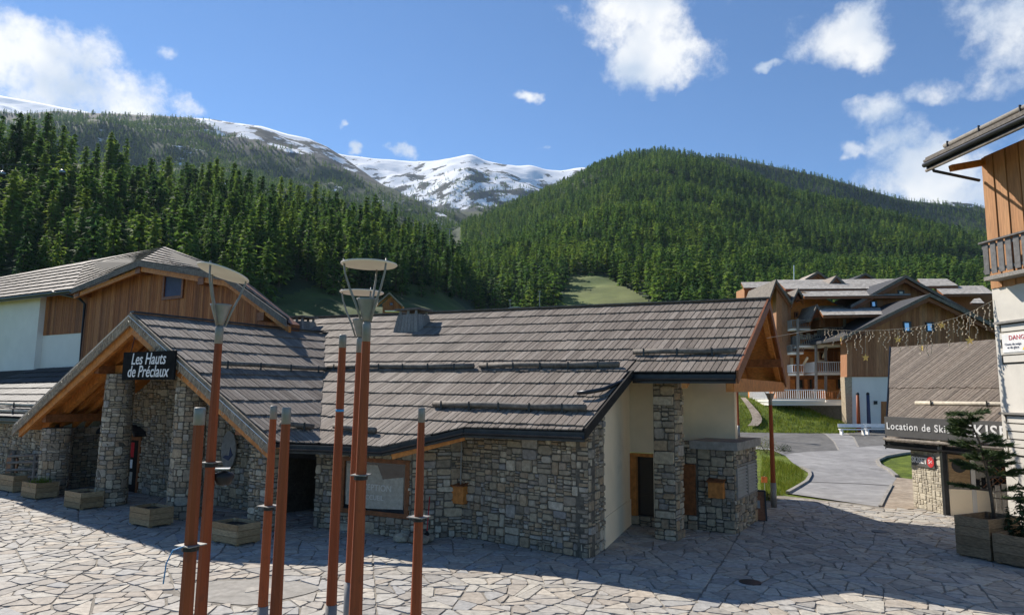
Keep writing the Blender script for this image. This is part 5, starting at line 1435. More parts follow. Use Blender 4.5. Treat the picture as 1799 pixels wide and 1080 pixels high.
    for i in range(9):
        s = 1.0 + i * .2
        tr.bar(a + f * s + fn_ * .3 + Vector((0, 0, 1.1)), a + f * (s + .7) + fn_ * .3 + Vector((0, 0, 1.8)), .02, .02); tr.bar(a + f * (s + .7) + fn_ * .32 + Vector((0, 0, 1.1)), a + f * s + fn_ * .32 + Vector((0, 0, 1.8)), .02, .02)
    tr.build('trellis', M['orange_d'], T, kind='stuff')
    T2 = empty('slat_fence', a + f * 1.2 + fn_ * .9, 'upright weathered slat fence beside the ski shop door', 'fence')
    for i in range(9):
        p0 = a + f * (1.15 + i * .2) + fn_ * .9; mb = MB(); mb.prism([p0, p0 + f * .15, p0 + f * .15 + Vector((0, 0, 1.25 + .06 * (i % 3))), p0 + Vector((0, 0, 1.25 + .06 * (i % 2)))], fn_ * .025); mb.build('slat', M['grey_wood'], T2)
    for z in (.35, 1.0): mb = MB(); mb.bar(a + f * 1.1 + fn_ * .87 + Vector((0, 0, z)), a + f * 3 + fn_ * .87 + Vector((0, 0, z)), .04, .08); mb.build('fence_rail', M['grey_wood'], T2)
ski_shop()

# ------------------------------------------------------------------ tall house at the right edge
HQ = Vector((15.36, 21.6, 0)); HE = Vector((.1, -.995, 0)).normalized(); HN = Vector((HE.y, -HE.x, 0)); HN = HN if HN.x < 0 else -HN
def right_house():
    T = empty('timber_house', HQ, 'tall house with white plaster base and golden timber top at the right edge', 'house')
    up = Vector((0, 0, 1)); Pt = lambda s, o, z: HQ + HE * s + HN * o + up * z
    L_ = 10
    mb = MB(); mb.prism([Pt(0, 0, 0), Pt(L_, 0, 0), Pt(L_, 0, 7.82), Pt(0, 0, 7.82)], -HN * 7); mb.build('plaster_wall', M['white'], T)
    mb = MB(); mb.prism([Pt(.02, -.06, 7.82), Pt(L_, -.06, 7.82), Pt(L_, -.06, 12.1), Pt(.02, -.06, 12.1)], -HN * 6.9); mb.build('upper_wall', M['orange_d'], T)
    R = random.Random(61); s = 0.0; i = 0
    while s < 8:
        w = R.uniform(.22, .27); mb = MB(); mb.piece([Pt(s + .008, -.06, 7.7 + R.uniform(-.02, .02)), Pt(s + w - .008, -.06, 7.7 + R.uniform(-.02, .02)), Pt(s + w - .008, -.06, 12.05), Pt(s + .008, -.06, 12.05)], HN, .09 + (i % 2) * .03, .008); mb.build('board', M['clad_s'], T); s += w; i += 1
    # balcony of wide grey boards
    bal = MB(); bal.prism([Pt(.35, .0, 7.9), Pt(L_, .0, 7.9), Pt(L_, .55, 7.9), Pt(.35, .55, 7.9)], up * .12); b_ = bal.build('balcony', M['grey_wood'], T)
    for k in range(30):
        s = .4 + k * .29; mb = MB(); mb.prism([Pt(s, .52, 8.08), Pt(s + .2, .52, 8.08), Pt(s + .2, .52, 9.05), Pt(s, .52, 9.05)], HN * .035); mb.build('baluster', M['slate_wood'], b_)
    for z in (8.2, 8.95): mb = MB(); mb.bar(Pt(.33, .50, z), Pt(L_, .50, z), .05, .09); mb.build('balcony_rail', M['slate_wood'], b_)
    mb = MB(); mb.bar(Pt(.3, .54, 9.1), Pt(L_, .54, 9.1), .16, .05); mb.build('handrail', M['slate_wood'], b_)
    # pale shutters made of horizontal boards
    for z0, n, s0 in ((5.35, 5, .2), (2.55, 5, .15)):
        sh = MB(); sh.prism([Pt(s0, -.05, z0 - .05), Pt(4, -.05, z0 - .05), Pt(4, -.05, z0 + n * .24), Pt(s0, -.05, z0 + n * .24)], HN * .06); so = sh.build('shutter_backing', M['mortar'], T)
        for k in range(n):
            z = z0 + k * .24; mb = MB(); mb.prism([Pt(s0 + (.02 if k % 2 else .1), .012, z), Pt(4, .012, z), Pt(4, .012, z + .2), Pt(s0 + (.02 if k % 2 else .1), .012, z + .2)], HN * .035); mb.build('shutter_board', M['white'], so)
        mb = MB(); mb.prism([Pt(s0 - .1, 0, z0 + n * .24 + .003), Pt(4, 0, z0 + n * .24 + .003), Pt(4, 0, z0 + n * .24 + .07), Pt(s0 - .1, 0, z0 + n * .24 + .07)], HN * .14); mb.build('sill', M['greym'], T)
    # roof edge with gutter and snow log
    e = 1.66
    q = [Pt(-.35, e, 11.92), Pt(L_, e, 11.92), Pt(L_, -6, 15.4), Pt(-.35, -6, 15.4)]
    mb = MB(); mb.prism(q, up * -.16); rf_ = mb.build('roof', M['orange_d'], T)
    P = Planks(14); fn, S, Tt = bilinear(q[0] + up * .02, q[1] + up * .02, q[3] + up * .02, q[2] + up * .02); P.lay(fn, 0, S, lambda s: Tt, M['plank_far'], rf_, wid=.22, expo=.9, thick=.04); P.emit(300, T)
    g0, g1 = Pt(-.35, e + .02, 11.9), Pt(L_, e + .02, 11.9)
    mb = MB(); mb.bar(g0 - up * .1, g1 - up * .1, .05, .26); mb.build('fascia', M['zinc'], T)
    mb = MB(); mb.tube([g0 + HN * .1 - up * .06, g1 + HN * .1 - up * .06], .08, 9); mb.build('gutter', M['zinc'], T, True)
    for dz, off in ((.075, .05), (.17, -.03)): mb = MB(); mb.bar(g0 + HN * off + up * dz, g1 + HN * off + up * dz, .14, .07); mb.build('eave_board', M['log'], T)
    mb = MB(); mb.tube([g0 + HN * .03 - up * .24, g1 + HN * .03 - up * .24], .05, 7); mb.build('eave_pole', M['log'], T, True)
    mb = MB(); mb.tube([Pt(.1, e - .3, 12.36), Pt(L_, e - .3, 12.36)], .075, 8); sl = mb.build('snow_log', M['grey_wood'], T, True)
    for s in (.3, 1.6, 3.1, 4.6): mb = MB(); mb.bar(Pt(s, e - .24, 12.1), Pt(s, e - .24, 12.45), .03, .06); mb.build('snow_hook', M['zinc'], sl)
    mb = MB(); mb.tube([Pt(-.1, e + .06, 11.8), Pt(-.1, e - .02, 11.58), Pt(-.02, .12, 11.3)], .05, 8); mb.build('downpipe', M['zinc'], T, True)
    for s in (.1, 3.5): mb = MB(); mb.bar(Pt(s, -.1, 11.9), Pt(s, 1.2, 11.62), .16, .2); mb.build('rafter', M['orange'], T)
    # warning board
    D_ = empty('warning_board', Pt(.6, .06, 5.7), 'white warning board with red heading on the pale shutters', 'sign')
    mb = MB(); mb.prism([Pt(.32, .052, 5.65), Pt(1.6, .052, 5.65), Pt(1.6, .052, 6.22), Pt(.32, .052, 6.22)], HN * .012); mb.build('board', M['whitep'], D_)
    text('heading', 'DANGER', M['redsign'], D_, Pt(.98, .07, 6.09), HE, up, .2, .002)
    text('small_print', 'Chute de neige\net de glace', M['dkblue'], D_, Pt(.72, .07, 5.85), HE, up, .1, .002)
    mb = MB(); mb.prism([Pt(1.05, .066, 5.7), Pt(1.4, .066, 5.7), Pt(1.22, .066, 5.98)], HN * .004); mb.build('warning_triangle', M['yellow'], D_)
right_house()

# ------------------------------------------------------------------ apartment chalets beyond the road
def fac(mb, pts, Y, depth):
    mb.prism([at(x, y, Y) for x, y in pts], (0, depth, 0)); return mb
def far_wall(name, pts, Y, depth, mat, parent): return fac(MB(), pts, Y, depth).build(name, M[mat], parent)
def far_boards(pts_lo, pts_hi, Y, wid, parent, mat='clad_g', seed=1, out=.03):
    """upright boards between two pixel polylines on a plane facing the plaza"""
    R = random.Random(seed); x0, x1 = pts_lo[0][0], pts_lo[-1][0]; n = max(2, int((x1 - x0) / 1200 * Y / wid)); mb = MB()
    for i in range(n):
        a, b = lerp(x0, x1, i / n), lerp(x0, x1, (i + .93) / n); j = R.uniform(0, .02)
        q = [at(a, pw(pts_lo, a), Y), at(b, pw(pts_lo, b), Y), at(b, pw(pts_hi, b), Y), at(a, pw(pts_hi, a), Y)]
        mb.piece([p - Vector((0, j, 0)) for p in q], Vector((0, -1, 0)), out, .003)
    return mb.build('cladding', M[mat], parent, kind='stuff')
def far_roof(parent, ridge, eave, Yr, Ye, wid=.32, expo=1.5, mat='plank_pale', soff='orange_d', seed=3):
    """a plank roof face: ridge and eave as pairs of sighted points at their own distances"""
    e0, e1 = at(*eave[0], Ye), at(*eave[1], Ye); r0, r1 = at(*ridge[0], Yr), at(*ridge[1], Yr)
    up = Vector((0, 0, 1))
    mb = MB(); mb.prism([p - up * .04 for p in (e0, e1, r1, r0)], up * -.2); o = mb.build('roof', M[soff], parent)
    fn, S, T = bilinear(e0, e1, r0, r1); P = Planks(seed); P.lay(fn, 0, S, lambda s: T, M[mat], o, wid=wid, expo=expo, lift=.028, thick=.022, gap=.006)
    P.emit(0, o, 'roof_planks')
    return o
def gable_roof(parent, apex, left, right, Y, depth, th=.26, mat='plank_pale'):
    a, l, r = at(*apex, Y), at(*left, Y), at(*right, Y); back = Vector((0, depth, 0)); up = Vector((0, 0, 1))
    for e in (l, r):
        mb = MB(); mb.prism([a, e, e + back, a + back], up * -th); o = mb.build('roof', M[mat], parent)
        mb = MB(); mb.prism([a + Vector((0, -.05, .05)), e + Vector((0, -.05, .05)), e + Vector((0, -.05, -th)), a + Vector((0, -.05, -th))], (0, -.08, 0)); mb.build('verge_board', M['log'], o)
        mb = MB(); mb.prism([a + Vector((0, .1, -th - .02)), e + Vector((0, .1, -th - .02)), e + Vector((0, .1, -th - .4)), a + Vector((0, .1, -th - .4))], (0, .2, 0)); mb.build('barge_rafter', M['orange_d'], o)
def far_balcony(parent, x0, x1, ytop, ybot, Y, depth, rail='grey_wood', slab='white_far', drop=0.0):
    """slab, rails and balusters standing proud of the facade; drop tilts it in plan towards the viewer"""
    a, b = at(x0, ybot, Y), at(x1, ybot, Y); h = (ybot - ytop) / 1200 * Y; bk = Vector((0, depth, 0)); up = Vector((0, 0, 1))
    mb = MB(); mb.prism([a - up * .12, b - up * .12, b - up * .12 + bk, a - up * .12 + bk], up * .2); o = mb.build('balcony', M[slab], parent)
    for z in (.18, h): mb = MB(); mb.bar(a + up * z, b + up * z, .06, .07); mb.bar(a + up * z + Vector((-.0, .04, 0)), a + up * z + bk, .06, .07); mb.build('balcony_rail', M[rail], o)
    n = max(3, int((b - a).length / .2)); mb = MB()
    for i in range(n + 1):
        p = a.lerp(b, i / n); mb.bar(p + up * .2, p + up * (h - .02), .09 if rail != 'whitep' else .05, .03)
    for i in range(1, max(2, int(depth / .2))):
        p = a + Vector((0, i * .2, 0)); mb.bar(p + up * .2, p + up * (h - .02), .03, .09)
    mb.build('balusters', M[rail], o, kind='stuff')
def window(parent, x0, x1, y0, y1, Y, frame='orange_d', pane='glass'):
    mb = MB()
    p = lambda x, y: at(x, y, Y)
    a, b = p(x0, y1), p(x1, y0)
    for q in ((a.x, a.x + .12, a.z, b.z), (b.x - .12, b.x, a.z, b.z), (a.x + .12, b.x - .12, a.z, a.z + .12), (a.x + .12, b.x - .12, b.z - .12, b.z)): mb.bx(q[0], q[1], Y - .12, Y + .05, q[2], q[3])
    w = mb.build('window', M[frame], parent); MB().bx(a.x + .12, b.x - .12, Y - .03, Y + .02, a.z + .12, b.z - .12).build('pane', M[pane], w)
M['sky_glass'] = mk('sky_reflecting_glass', [(.03, .04, .05), (.04, .05, .06)], .03, 2, .1, spec=1.0, metal=.75)
for e in [n for n in M['sky_glass'].node_tree.nodes if n.type == 'VALTORGB'][0].color_ramp.elements: e.color = (.35, .42, .5, 1)

def gable_chalet():
    T = empty('gable_chalet', gpt(1560, 757), 'dark brown timber chalet with stepped gables above a white garage wall', 'chalet')
    Y1, Y2 = 62, 68
    far_wall('wall', [(1488, 662), (1780, 662), (1780, 590), (1633, 524), (1488, 594)], Y1 + .1, 1.2, 'clad_g', T)
    far_boards([(1488, 661), (1780, 661)], [(1488, 594), (1633, 525), (1780, 592)], Y1, .24, T, seed=5)
    far_wall('wall', [(1500, 600), (1760, 600), (1760, 575), (1591, 490), (1500, 540)], Y2 + .1, 1.2, 'clad_g', T)
    far_boards([(1505, 590), (1740, 590)], [(1505, 538), (1591, 492), (1740, 575)], Y2, .24, T, seed=6)
    gable_roof(T, (1633, 516), (1480, 592), (1790, 592), Y1 - 1.2, 10.0, mat='dark_shaded_roof')  # shade on these slopes comes from the dark roof colour
    gable_roof(T, (1591, 484), (1494, 537), (1745, 570), Y2 - 1.2, 10.0, mat='dark_shaded_roof')
    far_roof(T, ((1572, 547), (1625, 519)), ((1487, 598), (1510, 592)), 66, 61.2, mat='dark_shaded_roof')  # added roof face, its shade painted in with the dark planks
    far_wall('plaster_wall', [(1494, 662), (1780, 662), (1780, 752), (1494, 752)], Y1 + .12, .4, 'white_far', T)
    mb = fac(MB(), [(1484, 662), (1497, 662), (1498, 752), (1488, 752)], Y1 - .2, .8); mb.build('stone_pier', M['stone'], T)
    window(T, 1587, 1600, 565, 583, Y1 - .05, 'zinc', 'sky_glass'); window(T, 1627, 1640, 566, 583, Y1 - .05, 'zinc', 'sky_glass'); window(T, 1530, 1540, 528, 540, Y2 - .05, 'zinc', 'sky_glass'); window(T, 1578, 1588, 510, 524, Y2 - .05, 'zinc', 'white_far')
    far_wall('door', [(1549, 705), (1561, 705), (1561, 748), (1549, 748)], Y1 + .05, .1, 'clad', T)
    far_wall('wall_lamp', [(1537, 704), (1542, 704), (1542, 710), (1537, 710)], Y1 - .05, .2, 'black', T)
    # ridge roofs to the right
    far_roof(T, ((1612, 490), (1664, 490)), ((1622, 503), (1684, 502)), 82, 74, seed=21); far_roof(T, ((1640, 503), (1727, 502)), ((1657, 517), (1748, 516)), 77, 68, seed=22)
    far_wall('wall', [(1660, 517), (1745, 517), (1745, 560), (1660, 560)], 72, 4, 'clad_g', T)
    far_roof(T, ((1712, 525), (1722, 524)), ((1704, 533), (1730, 533)), 66, 64, seed=23)
gable_chalet()
def balcony_chalet():
    T = empty('balcony_chalet', gpt(1420, 752), 'orange brown apartment chalet stacked with balconies, left of the white garage', 'chalet')
    Y = 70
    far_wall('wall', [(1362, 700), (1490, 700), (1490, 545), (1440, 520), (1410, 512), (1385, 520), (1364, 500), (1362, 520)], Y, 8, 'orange_far', T)
    far_wall('wall', [(1364, 700), (1388, 700), (1390, 520), (1365, 498)], Y - 1.0, 1.1, 'clad_g', T)
    far_boards([(1364, 600), (1389, 600)], [(1364, 498), (1389, 520)], Y - 1.05, .26, T, seed=9)
    far_boards([(1440, 575), (1492, 575)], [(1440, 552), (1492, 552)], Y - 2.0, .26, T, seed=10)
    far_wall('wall', [(1440, 575), (1500, 575), (1500, 550), (1440, 550)], Y - 1.95, 2, 'clad_g', T)
    # roofs with pale plank courses
    far_roof(T, ((1364, 492), (1600, 490)), ((1380, 508), (1600, 507)), 82, 72, seed=11)
    far_roof(T, ((1402, 508), (1600, 505)), ((1413, 521), (1600, 519)), 75, 66.5, seed=12)
    far_roof(T, ((1434, 536), (1600, 533)), ((1446, 554), (1600, 552)), 71, 62.5, seed=13)
    far_roof(T, ((1302, 496), (1362, 495)), ((1307, 506), (1362, 505)), 86, 78, seed=14)
    far_roof(T, ((1319, 514), (1356, 513)), ((1321, 525), (1356, 524)), 83, 77, seed=15)
    far_wall('wall', [(1308, 506), (1362, 506), (1362, 600), (1308, 600)], 82, 3, 'clad_g', T)
    # left facing gable ends
    gable_roof(T, (1363, 491), (1352, 523), (1391, 531), Y - 1.6, 8, mat='log'); gable_roof(T, (1402, 507), (1391, 530), (1412, 522), Y - 1.8, 6, mat='log'); gable_roof(T, (1435, 535), (1424, 560), (1447, 555), Y - 3.4, 6, mat='log')
    far_wall('wall', [(1404, 512), (1394, 530), (1411, 524)], Y - 1.7, 1, 'orange_d', T); far_wall('wall', [(1436, 540), (1427, 558), (1445, 556)], Y - 3.3, 1, 'orange_d', T)
    for ap, l, r, Yg in (((1437, 477), (1414, 491), (1458, 491), 88), ((1520, 480), (1483, 499), (1556, 499), 86), ((1469, 484), (1452, 504), (1491, 504), 77)):
        gable_roof(T, ap, l, r, Yg, 5, mat='dark_shaded_roof' if ap[0] == 1520 else 'plank_far'); far_wall('gable', [(ap[0], ap[1] + 4), (l[0] + 4, l[1]), (r[0] - 4, r[1])], Yg + .4, .5, 'dark_shaded_roof' if ap[0] == 1520 else 'clad_g', T)
    # balconies
    far_balcony(T, 1392, 1424, 562, 578, Y - 2.2, 2.2); far_balcony(T, 1406, 1452, 589, 608, Y - 2.6, 2.6); far_balcony(T, 1440, 1486, 594, 606, Y - 3.2, 2.4)
    far_balcony(T, 1393, 1412, 641, 657, Y - 2.2, 2.2, 'whitep'); far_balcony(T, 1436, 1486, 636, 656, Y - 3.0, 3.0, 'whitep')
    far_balcony(T, 1352, 1450, 685, 704, Y - 5.5, 5.5, 'whitep'); far_balcony(T, 1451, 1486, 688, 704, Y - 5.0, 5.0, 'clad')
    mb = fac(MB(), [(1352, 706), (1486, 706), (1486, 712), (1352, 712)], Y - 5.3, 5.2); mb.build('terrace_slab', M['white_far'], T)
    far_wall('retaining_wall', [(1380, 712), (1486, 712), (1486, 752), (1380, 735)], Y - 1.2, .5, 'concrete', T)
    far_balcony(T, 1392, 1412, 606, 620, Y - 2.2, 2.2); far_balcony(T, 1456, 1490, 575, 588, Y - 3.0, 2.6)
    for y in (580, 612, 661): far_wall('floor_beam', [(1388, y), (1490, y), (1490, y + 5), (1388, y + 5)], Y - .25, .3, 'orange_d', T)
    far_boards([(1456, 655), (1490, 655)], [(1456, 612), (1490, 612)], Y - .12, .24, T, 'clad', 17)
    for x, y0, y1 in ((1412, 640, 628), (1446, 628, 612), (1472, 700, 682), (1424, 700, 684)):
        mb = MB(); mb.bar(at(x, y0, Y - 1.2), at(x + 7, y1, Y - 2.4), .16, .16); mb.build('strut', M['cream'], T)
    # posts and struts
    for x, y0, y1, Yp in ((1402, 560, 702, Y - 2.3), (1434, 604, 702, Y - 3.1), (1484, 560, 702, Y - 3.1), (1451, 606, 690, Y - 2.7)):
        mb = MB(); mb.bar(at(x, y1, Yp), at(x, y0, Yp), .2, .2); mb.build('post', M['grey_wood'], T)
    # openings, pale reveals and shutters
    for x0, x1, y0, y1 in ((1411, 1416, 582, 592), (1424, 1429, 580, 592), (1439, 1446, 576, 590), (1440, 1447, 618, 632), (1455, 1460, 618, 633), (1468, 1478, 616, 634), (1398, 1404, 628, 640), (1396, 1402, 548, 558), (1420, 1428, 662, 684), (1470, 1480, 662, 684), (1398, 1412, 665, 684)): window(T, x0, x1, y0, y1, Y - .1)
    for x0, x1, y0, y1 in ((1406, 1436, 578, 596), (1436, 1452, 612, 636), (1461, 1467, 614, 636), (1479, 1485, 614, 636), (1388, 1394, 628, 642)): far_wall('plaster_panel', [(x0, y0), (x1, y0), (x1, y1), (x0, y1)], Y - .05, .08, 'cream', T)
    mb = MB(); mb.tube([at(1395, 492, 80), at(1395, 466, 80)], .05, 5); mb.build('aerial', M['steel'], T)
balcony_chalet()
def bank():
    # grass bank below the terrace, as one continuous sheet
    rows = [[(1230, 762, 59), (1300, 761, 59), (1360, 760, 59), (1420, 760, 59), (1470, 761, 59.3), (1500, 762, 60)],
            [(1230, 735, 62), (1300, 733, 62), (1360, 733, 62), (1420, 737, 62), (1470, 746, 61.5), (1500, 752, 61.2)],
            [(1230, 712, 65), (1300, 712, 65), (1360, 716, 65), (1420, 725, 64.5), (1470, 742, 62.5), (1500, 751, 61.6)],
            [(1230, 694, 69), (1300, 696, 69), (1360, 706, 69), (1420, 719, 67), (1470, 741, 63.5), (1500, 750, 62)]]
    mb = MB(); nx, ny = 60, 24; R = random.Random(5)
    for j in range(ny + 1):
        f = j / ny * 3; i0 = min(2, int(f)); t = f - i0
        for i in range(nx + 1):
            g = i / nx * 5; k0 = min(4, int(g)); s = g - k0
            c = [Vector(rows[a][b]) for a in (i0, i0 + 1) for b in (k0, k0 + 1)]
            q = c[0].lerp(c[1], s).lerp(c[2].lerp(c[3], s), t); p = at(q.x, q.y, q.z)
            p.z += .16 * mnoise.noise(p * .9) * (1 if 0 < j < ny else 0); mb.v.append(p)
    for j in range(ny):
        for i in range(nx): a = j * (nx + 1) + i; mb.f.append((a, a + 1, a + nx + 2, a + nx + 1))
    o = mb.build('grass_bank', M['grass'], smooth=True); tag(o, 'sunlit grass bank below the chalet terrace', None, None, 'structure')
    R = random.Random(77); g = MB()
    vs_ = [v.co.copy() for v in o.data.vertices]
    for _ in range(6500):
        v = R.choice(vs_) + Vector((R.uniform(-.3, .3), R.uniform(-.2, .2), -.05)); h = R.uniform(.12, .4); b = R.random() * 6.28; s = Vector((cos(b), sin(b), 0)) * .035
        g.poly([v - s, v + s, v + Vector((R.uniform(-.1, .1), R.uniform(-.1, .1), h))])
    tag(g.build('bank_grass', M['blade']), 'rough grass growing on the bank below the terrace', 'grass', None, 'stuff')
bank()
# gravel path up the bank
mb = MB(); pp = [(1322, 752, 60.0, 9), (1328, 746, 60.6, 9), (1330, 740, 61.2, 8.5), (1328, 733, 62.0, 8), (1324, 726, 62.9, 7), (1318, 718, 64.0, 6), (1311, 709, 65.4, 5), (1305, 702, 67, 4.5)]
for (x, y, Y, w), (x2, y2, Y2, w2) in zip(pp, pp[1:]): mb.poly([at(x - w, y, Y) + Vector((0, -.1, .22)), at(x + w, y, Y) + Vector((0, -.1, .22)), at(x2 + w2, y2, Y2) + Vector((0, -.1, .22)), at(x2 - w2, y2, Y2) + Vector((0, -.1, .22))])
tag(mb.build('path', M['earth']), 'gravel footpath climbing the grass bank', None, None, 'structure')
# benches and tall slim ski-shaped posts before the white wall
def bench(px, py, Y, label, w=2.6):
    p = at(px, py, Y); p.z = gh(p.x, p.y); T = empty('bench', p, label, 'bench', 'white benches by the far garage')
    MB().bx(p.x - w / 2, p.x + w / 2, p.y - .2, p.y + .2, p.z + .42, p.z + .5).build('seat', M['whitep'], T)
    MB().bx(p.x - w / 2, p.x + w / 2, p.y + .22, p.y + .27, p.z + .62, p.z + .9).build('backrest', M['whitep'], T)
    for s in (-1, 1): mb = MB(); mb.bx(p.x + s * w * .42 - .05, p.x + s * w * .42 + .05, p.y - .18, p.y + .26, p.z - .05, p.z + .42); mb.build('leg', M['whitep'], T)
bench(1498, 752, 58, 'left white bench in front of the garage wall', 2.2); bench(1545, 752, 58.5, 'right white bench in front of the garage wall', 2.4)
for (x, m, lb) in ((1509, 'red', 'rust red leaning pole before the white garage wall'), (1527, 'dkblue', 'dark blue leaning pole before the white garage wall')):
    a, b = at(x, 748, 60.8), at(x - 2, 693, 60.8); a.z = gh(a.x, a.y); T = empty('leaning_pole', a, lb, 'pole'); mb = MB(); mb.tube([a, a.lerp(b, .5), b], [.17, .16, .13], 8); mb.build('shaft', M[m], T, True); mb = MB(); mb.lathe(b, [(.14, -.02), (.14, .12), (.05, .2)], 8); mb.build('cap', M['black'], T)

# ------------------------------------------------------------------ things along the road edge
lamp(10.21, 27.1, 'rust red street lamp at the road edge beside the advertising board', scale=.80, arm_turn=.2, group='lamps along the road', rbot=.1, rtop=.07)
p = gpt(1298, 768); lamp(p.x, p.y, 'far thin street lamp seen under the open gable', scale=.82, z0=gh(p.x, p.y), group='lamps along the road', arm_turn=1.0, rbot=.1, rtop=.08)
def a_board():
    p = Vector((8.5, 24.3, 0)); T = empty('advertising_board', p, 'brown folding advertising board standing beside the stone cabinet', 'signboard')
    d = Vector((.9, -.2, 0)).normalized(); n = Vector((d.y, -d.x, 0)); up = Vector((0, 0, 1))
    for s in (1, -1):
        q = [p - d * .33 + n * s * .22, p + d * .33 + n * s * .22, p + d * .33 + n * s * .03 + up * .98, p - d * .33 + n * s * .03 + up * .98]
        mb = MB(); mb.prism(q, -n * s * .02); b = mb.build('panel', M['orange_d'], T)
        for i, j in ((0, 1), (1, 2), (2, 3), (3, 0)): mb = MB(); mb.bar(q[i] + n * s * .01, q[j] + n * s * .01, .05, .05); mb.build('frame', M['black'], b)
        if s == 1: c = (q[0] + q[1]) / 2 * .45 + (q[2] + q[3]) / 2 * .55; mb = MB(); mb.box(c + n * .014, d * .15, (q[3] - q[0]).normalized() * .13, n * .004); mb.build('poster', M['greym'], b)
a_board()
# rough grass and shrubs along the road
R = random.Random(15); g = MB()
GR = [gpt(*q) for q in ((1340, 800), (1400, 818), (1412, 828), (1414, 842), (1384, 864), (1345, 880), (1336, 850))]
poly2 = [(p.x, p.y) for p in GR]; xs, ys = [p[0] for p in poly2], [p[1] for p in poly2]
k = 0
while k < 5200:
    x, y = R.uniform(min(xs), max(xs)), R.uniform(min(ys), max(ys))
    if not inside(poly2, x, y): continue
    k += 1; h = R.uniform(.06, .3); b = R.random() * 6.28; s = Vector((cos(b), sin(b), 0)) * .016; v = Vector((x, y, gh(x, y) - .08)); t = Vector((R.uniform(-.1, .1), R.uniform(-.1, .1), 0))
    g.poly([v - s, v + s, v + t + Vector((0, 0, h))])
tag(g.build('verge_grass', M['blade']), 'rough grass on the verge between cabinet and road', 'grass', None, 'stuff')
def shrub(px, py, r, h, label, mat, seed, n=420, zoff=0.0, group=None, name='shrub', leaf=.06, pos=None):
    p = pos or gpt(px, py); R = random.Random(seed); T = empty(name, p, label, 'shrub', group); mb = MB()
    for _ in range(n):
        u_, v_ = R.random() * 6.28, math.acos(R.uniform(-.2, 1)); q = R.random() ** .4
        c = p + Vector((cos(u_) * sin(v_) * r * q, sin(u_) * sin(v_) * r * q, zoff + cos(v_) * h * q + .05)); d = Vector((R.uniform(-1, 1), R.uniform(-1, 1), R.uniform(-.3, 1))).normalized(); s = d.orthogonal().normalized() * leaf * .45
        mb.poly([c - s, c + d * leaf * .5 - s * .2, c + d * leaf * 1.3, c + s])
    mb.build('leaves', mat, T); mb = MB()
    for k in range(6): a = R.random() * 6.28; mb.tube([p + Vector((0, 0, zoff - .05)), p + Vector((cos(a) * r * .5, sin(a) * r * .5, zoff + h * .7))], [.018, .006], 4)
    mb.build('stems', M['bark'], T)
M['leaf_y'] = mk('yellow_green_leaves', [(.10, .13, .015), (.16, .17, .02), (.06, .10, .015), (.22, .17, .02)], .7, 3, .2, piece=True, translucent=.3)
M['leaf_d'] = mk('dark_leaves', [(.018, .035, .012), (.03, .055, .016), (.012, .026, .01)], .7, 3, .2, piece=True, translucent=.2)
shrub(1346, 795, .9, 1.0, 'yellow green shrub behind the stone cabinet', M['leaf_y'], 3, 900)
shrub(1378, 792, .5, .45, 'low green shrub beside the road lamp', M['leaf_d'], 4, 300)
shrub(1352, 878, .3, .35, 'small clump of weeds at the foot of the road lamp', M['leaf_y'], 5, 260)
p = gpt(1344, 866); T = empty('marker_flag', p, 'small orange marker on a stake in the verge grass', 'marker'); mb = MB(); mb.tube([p, p + Vector((0, 0, .75))], .012, 5); mb.build('stake', M['steel'], T); mb = MB(); mb.box(p + Vector((0, 0, .58)), (.13, 0, 0), (0, .01, 0), (0, 0, .13)); mb.build('flag', M['redsign'], T).data.materials[0] = mk('orange_plastic', [(.8, .2, .05), (.85, .25, .06)], .5)

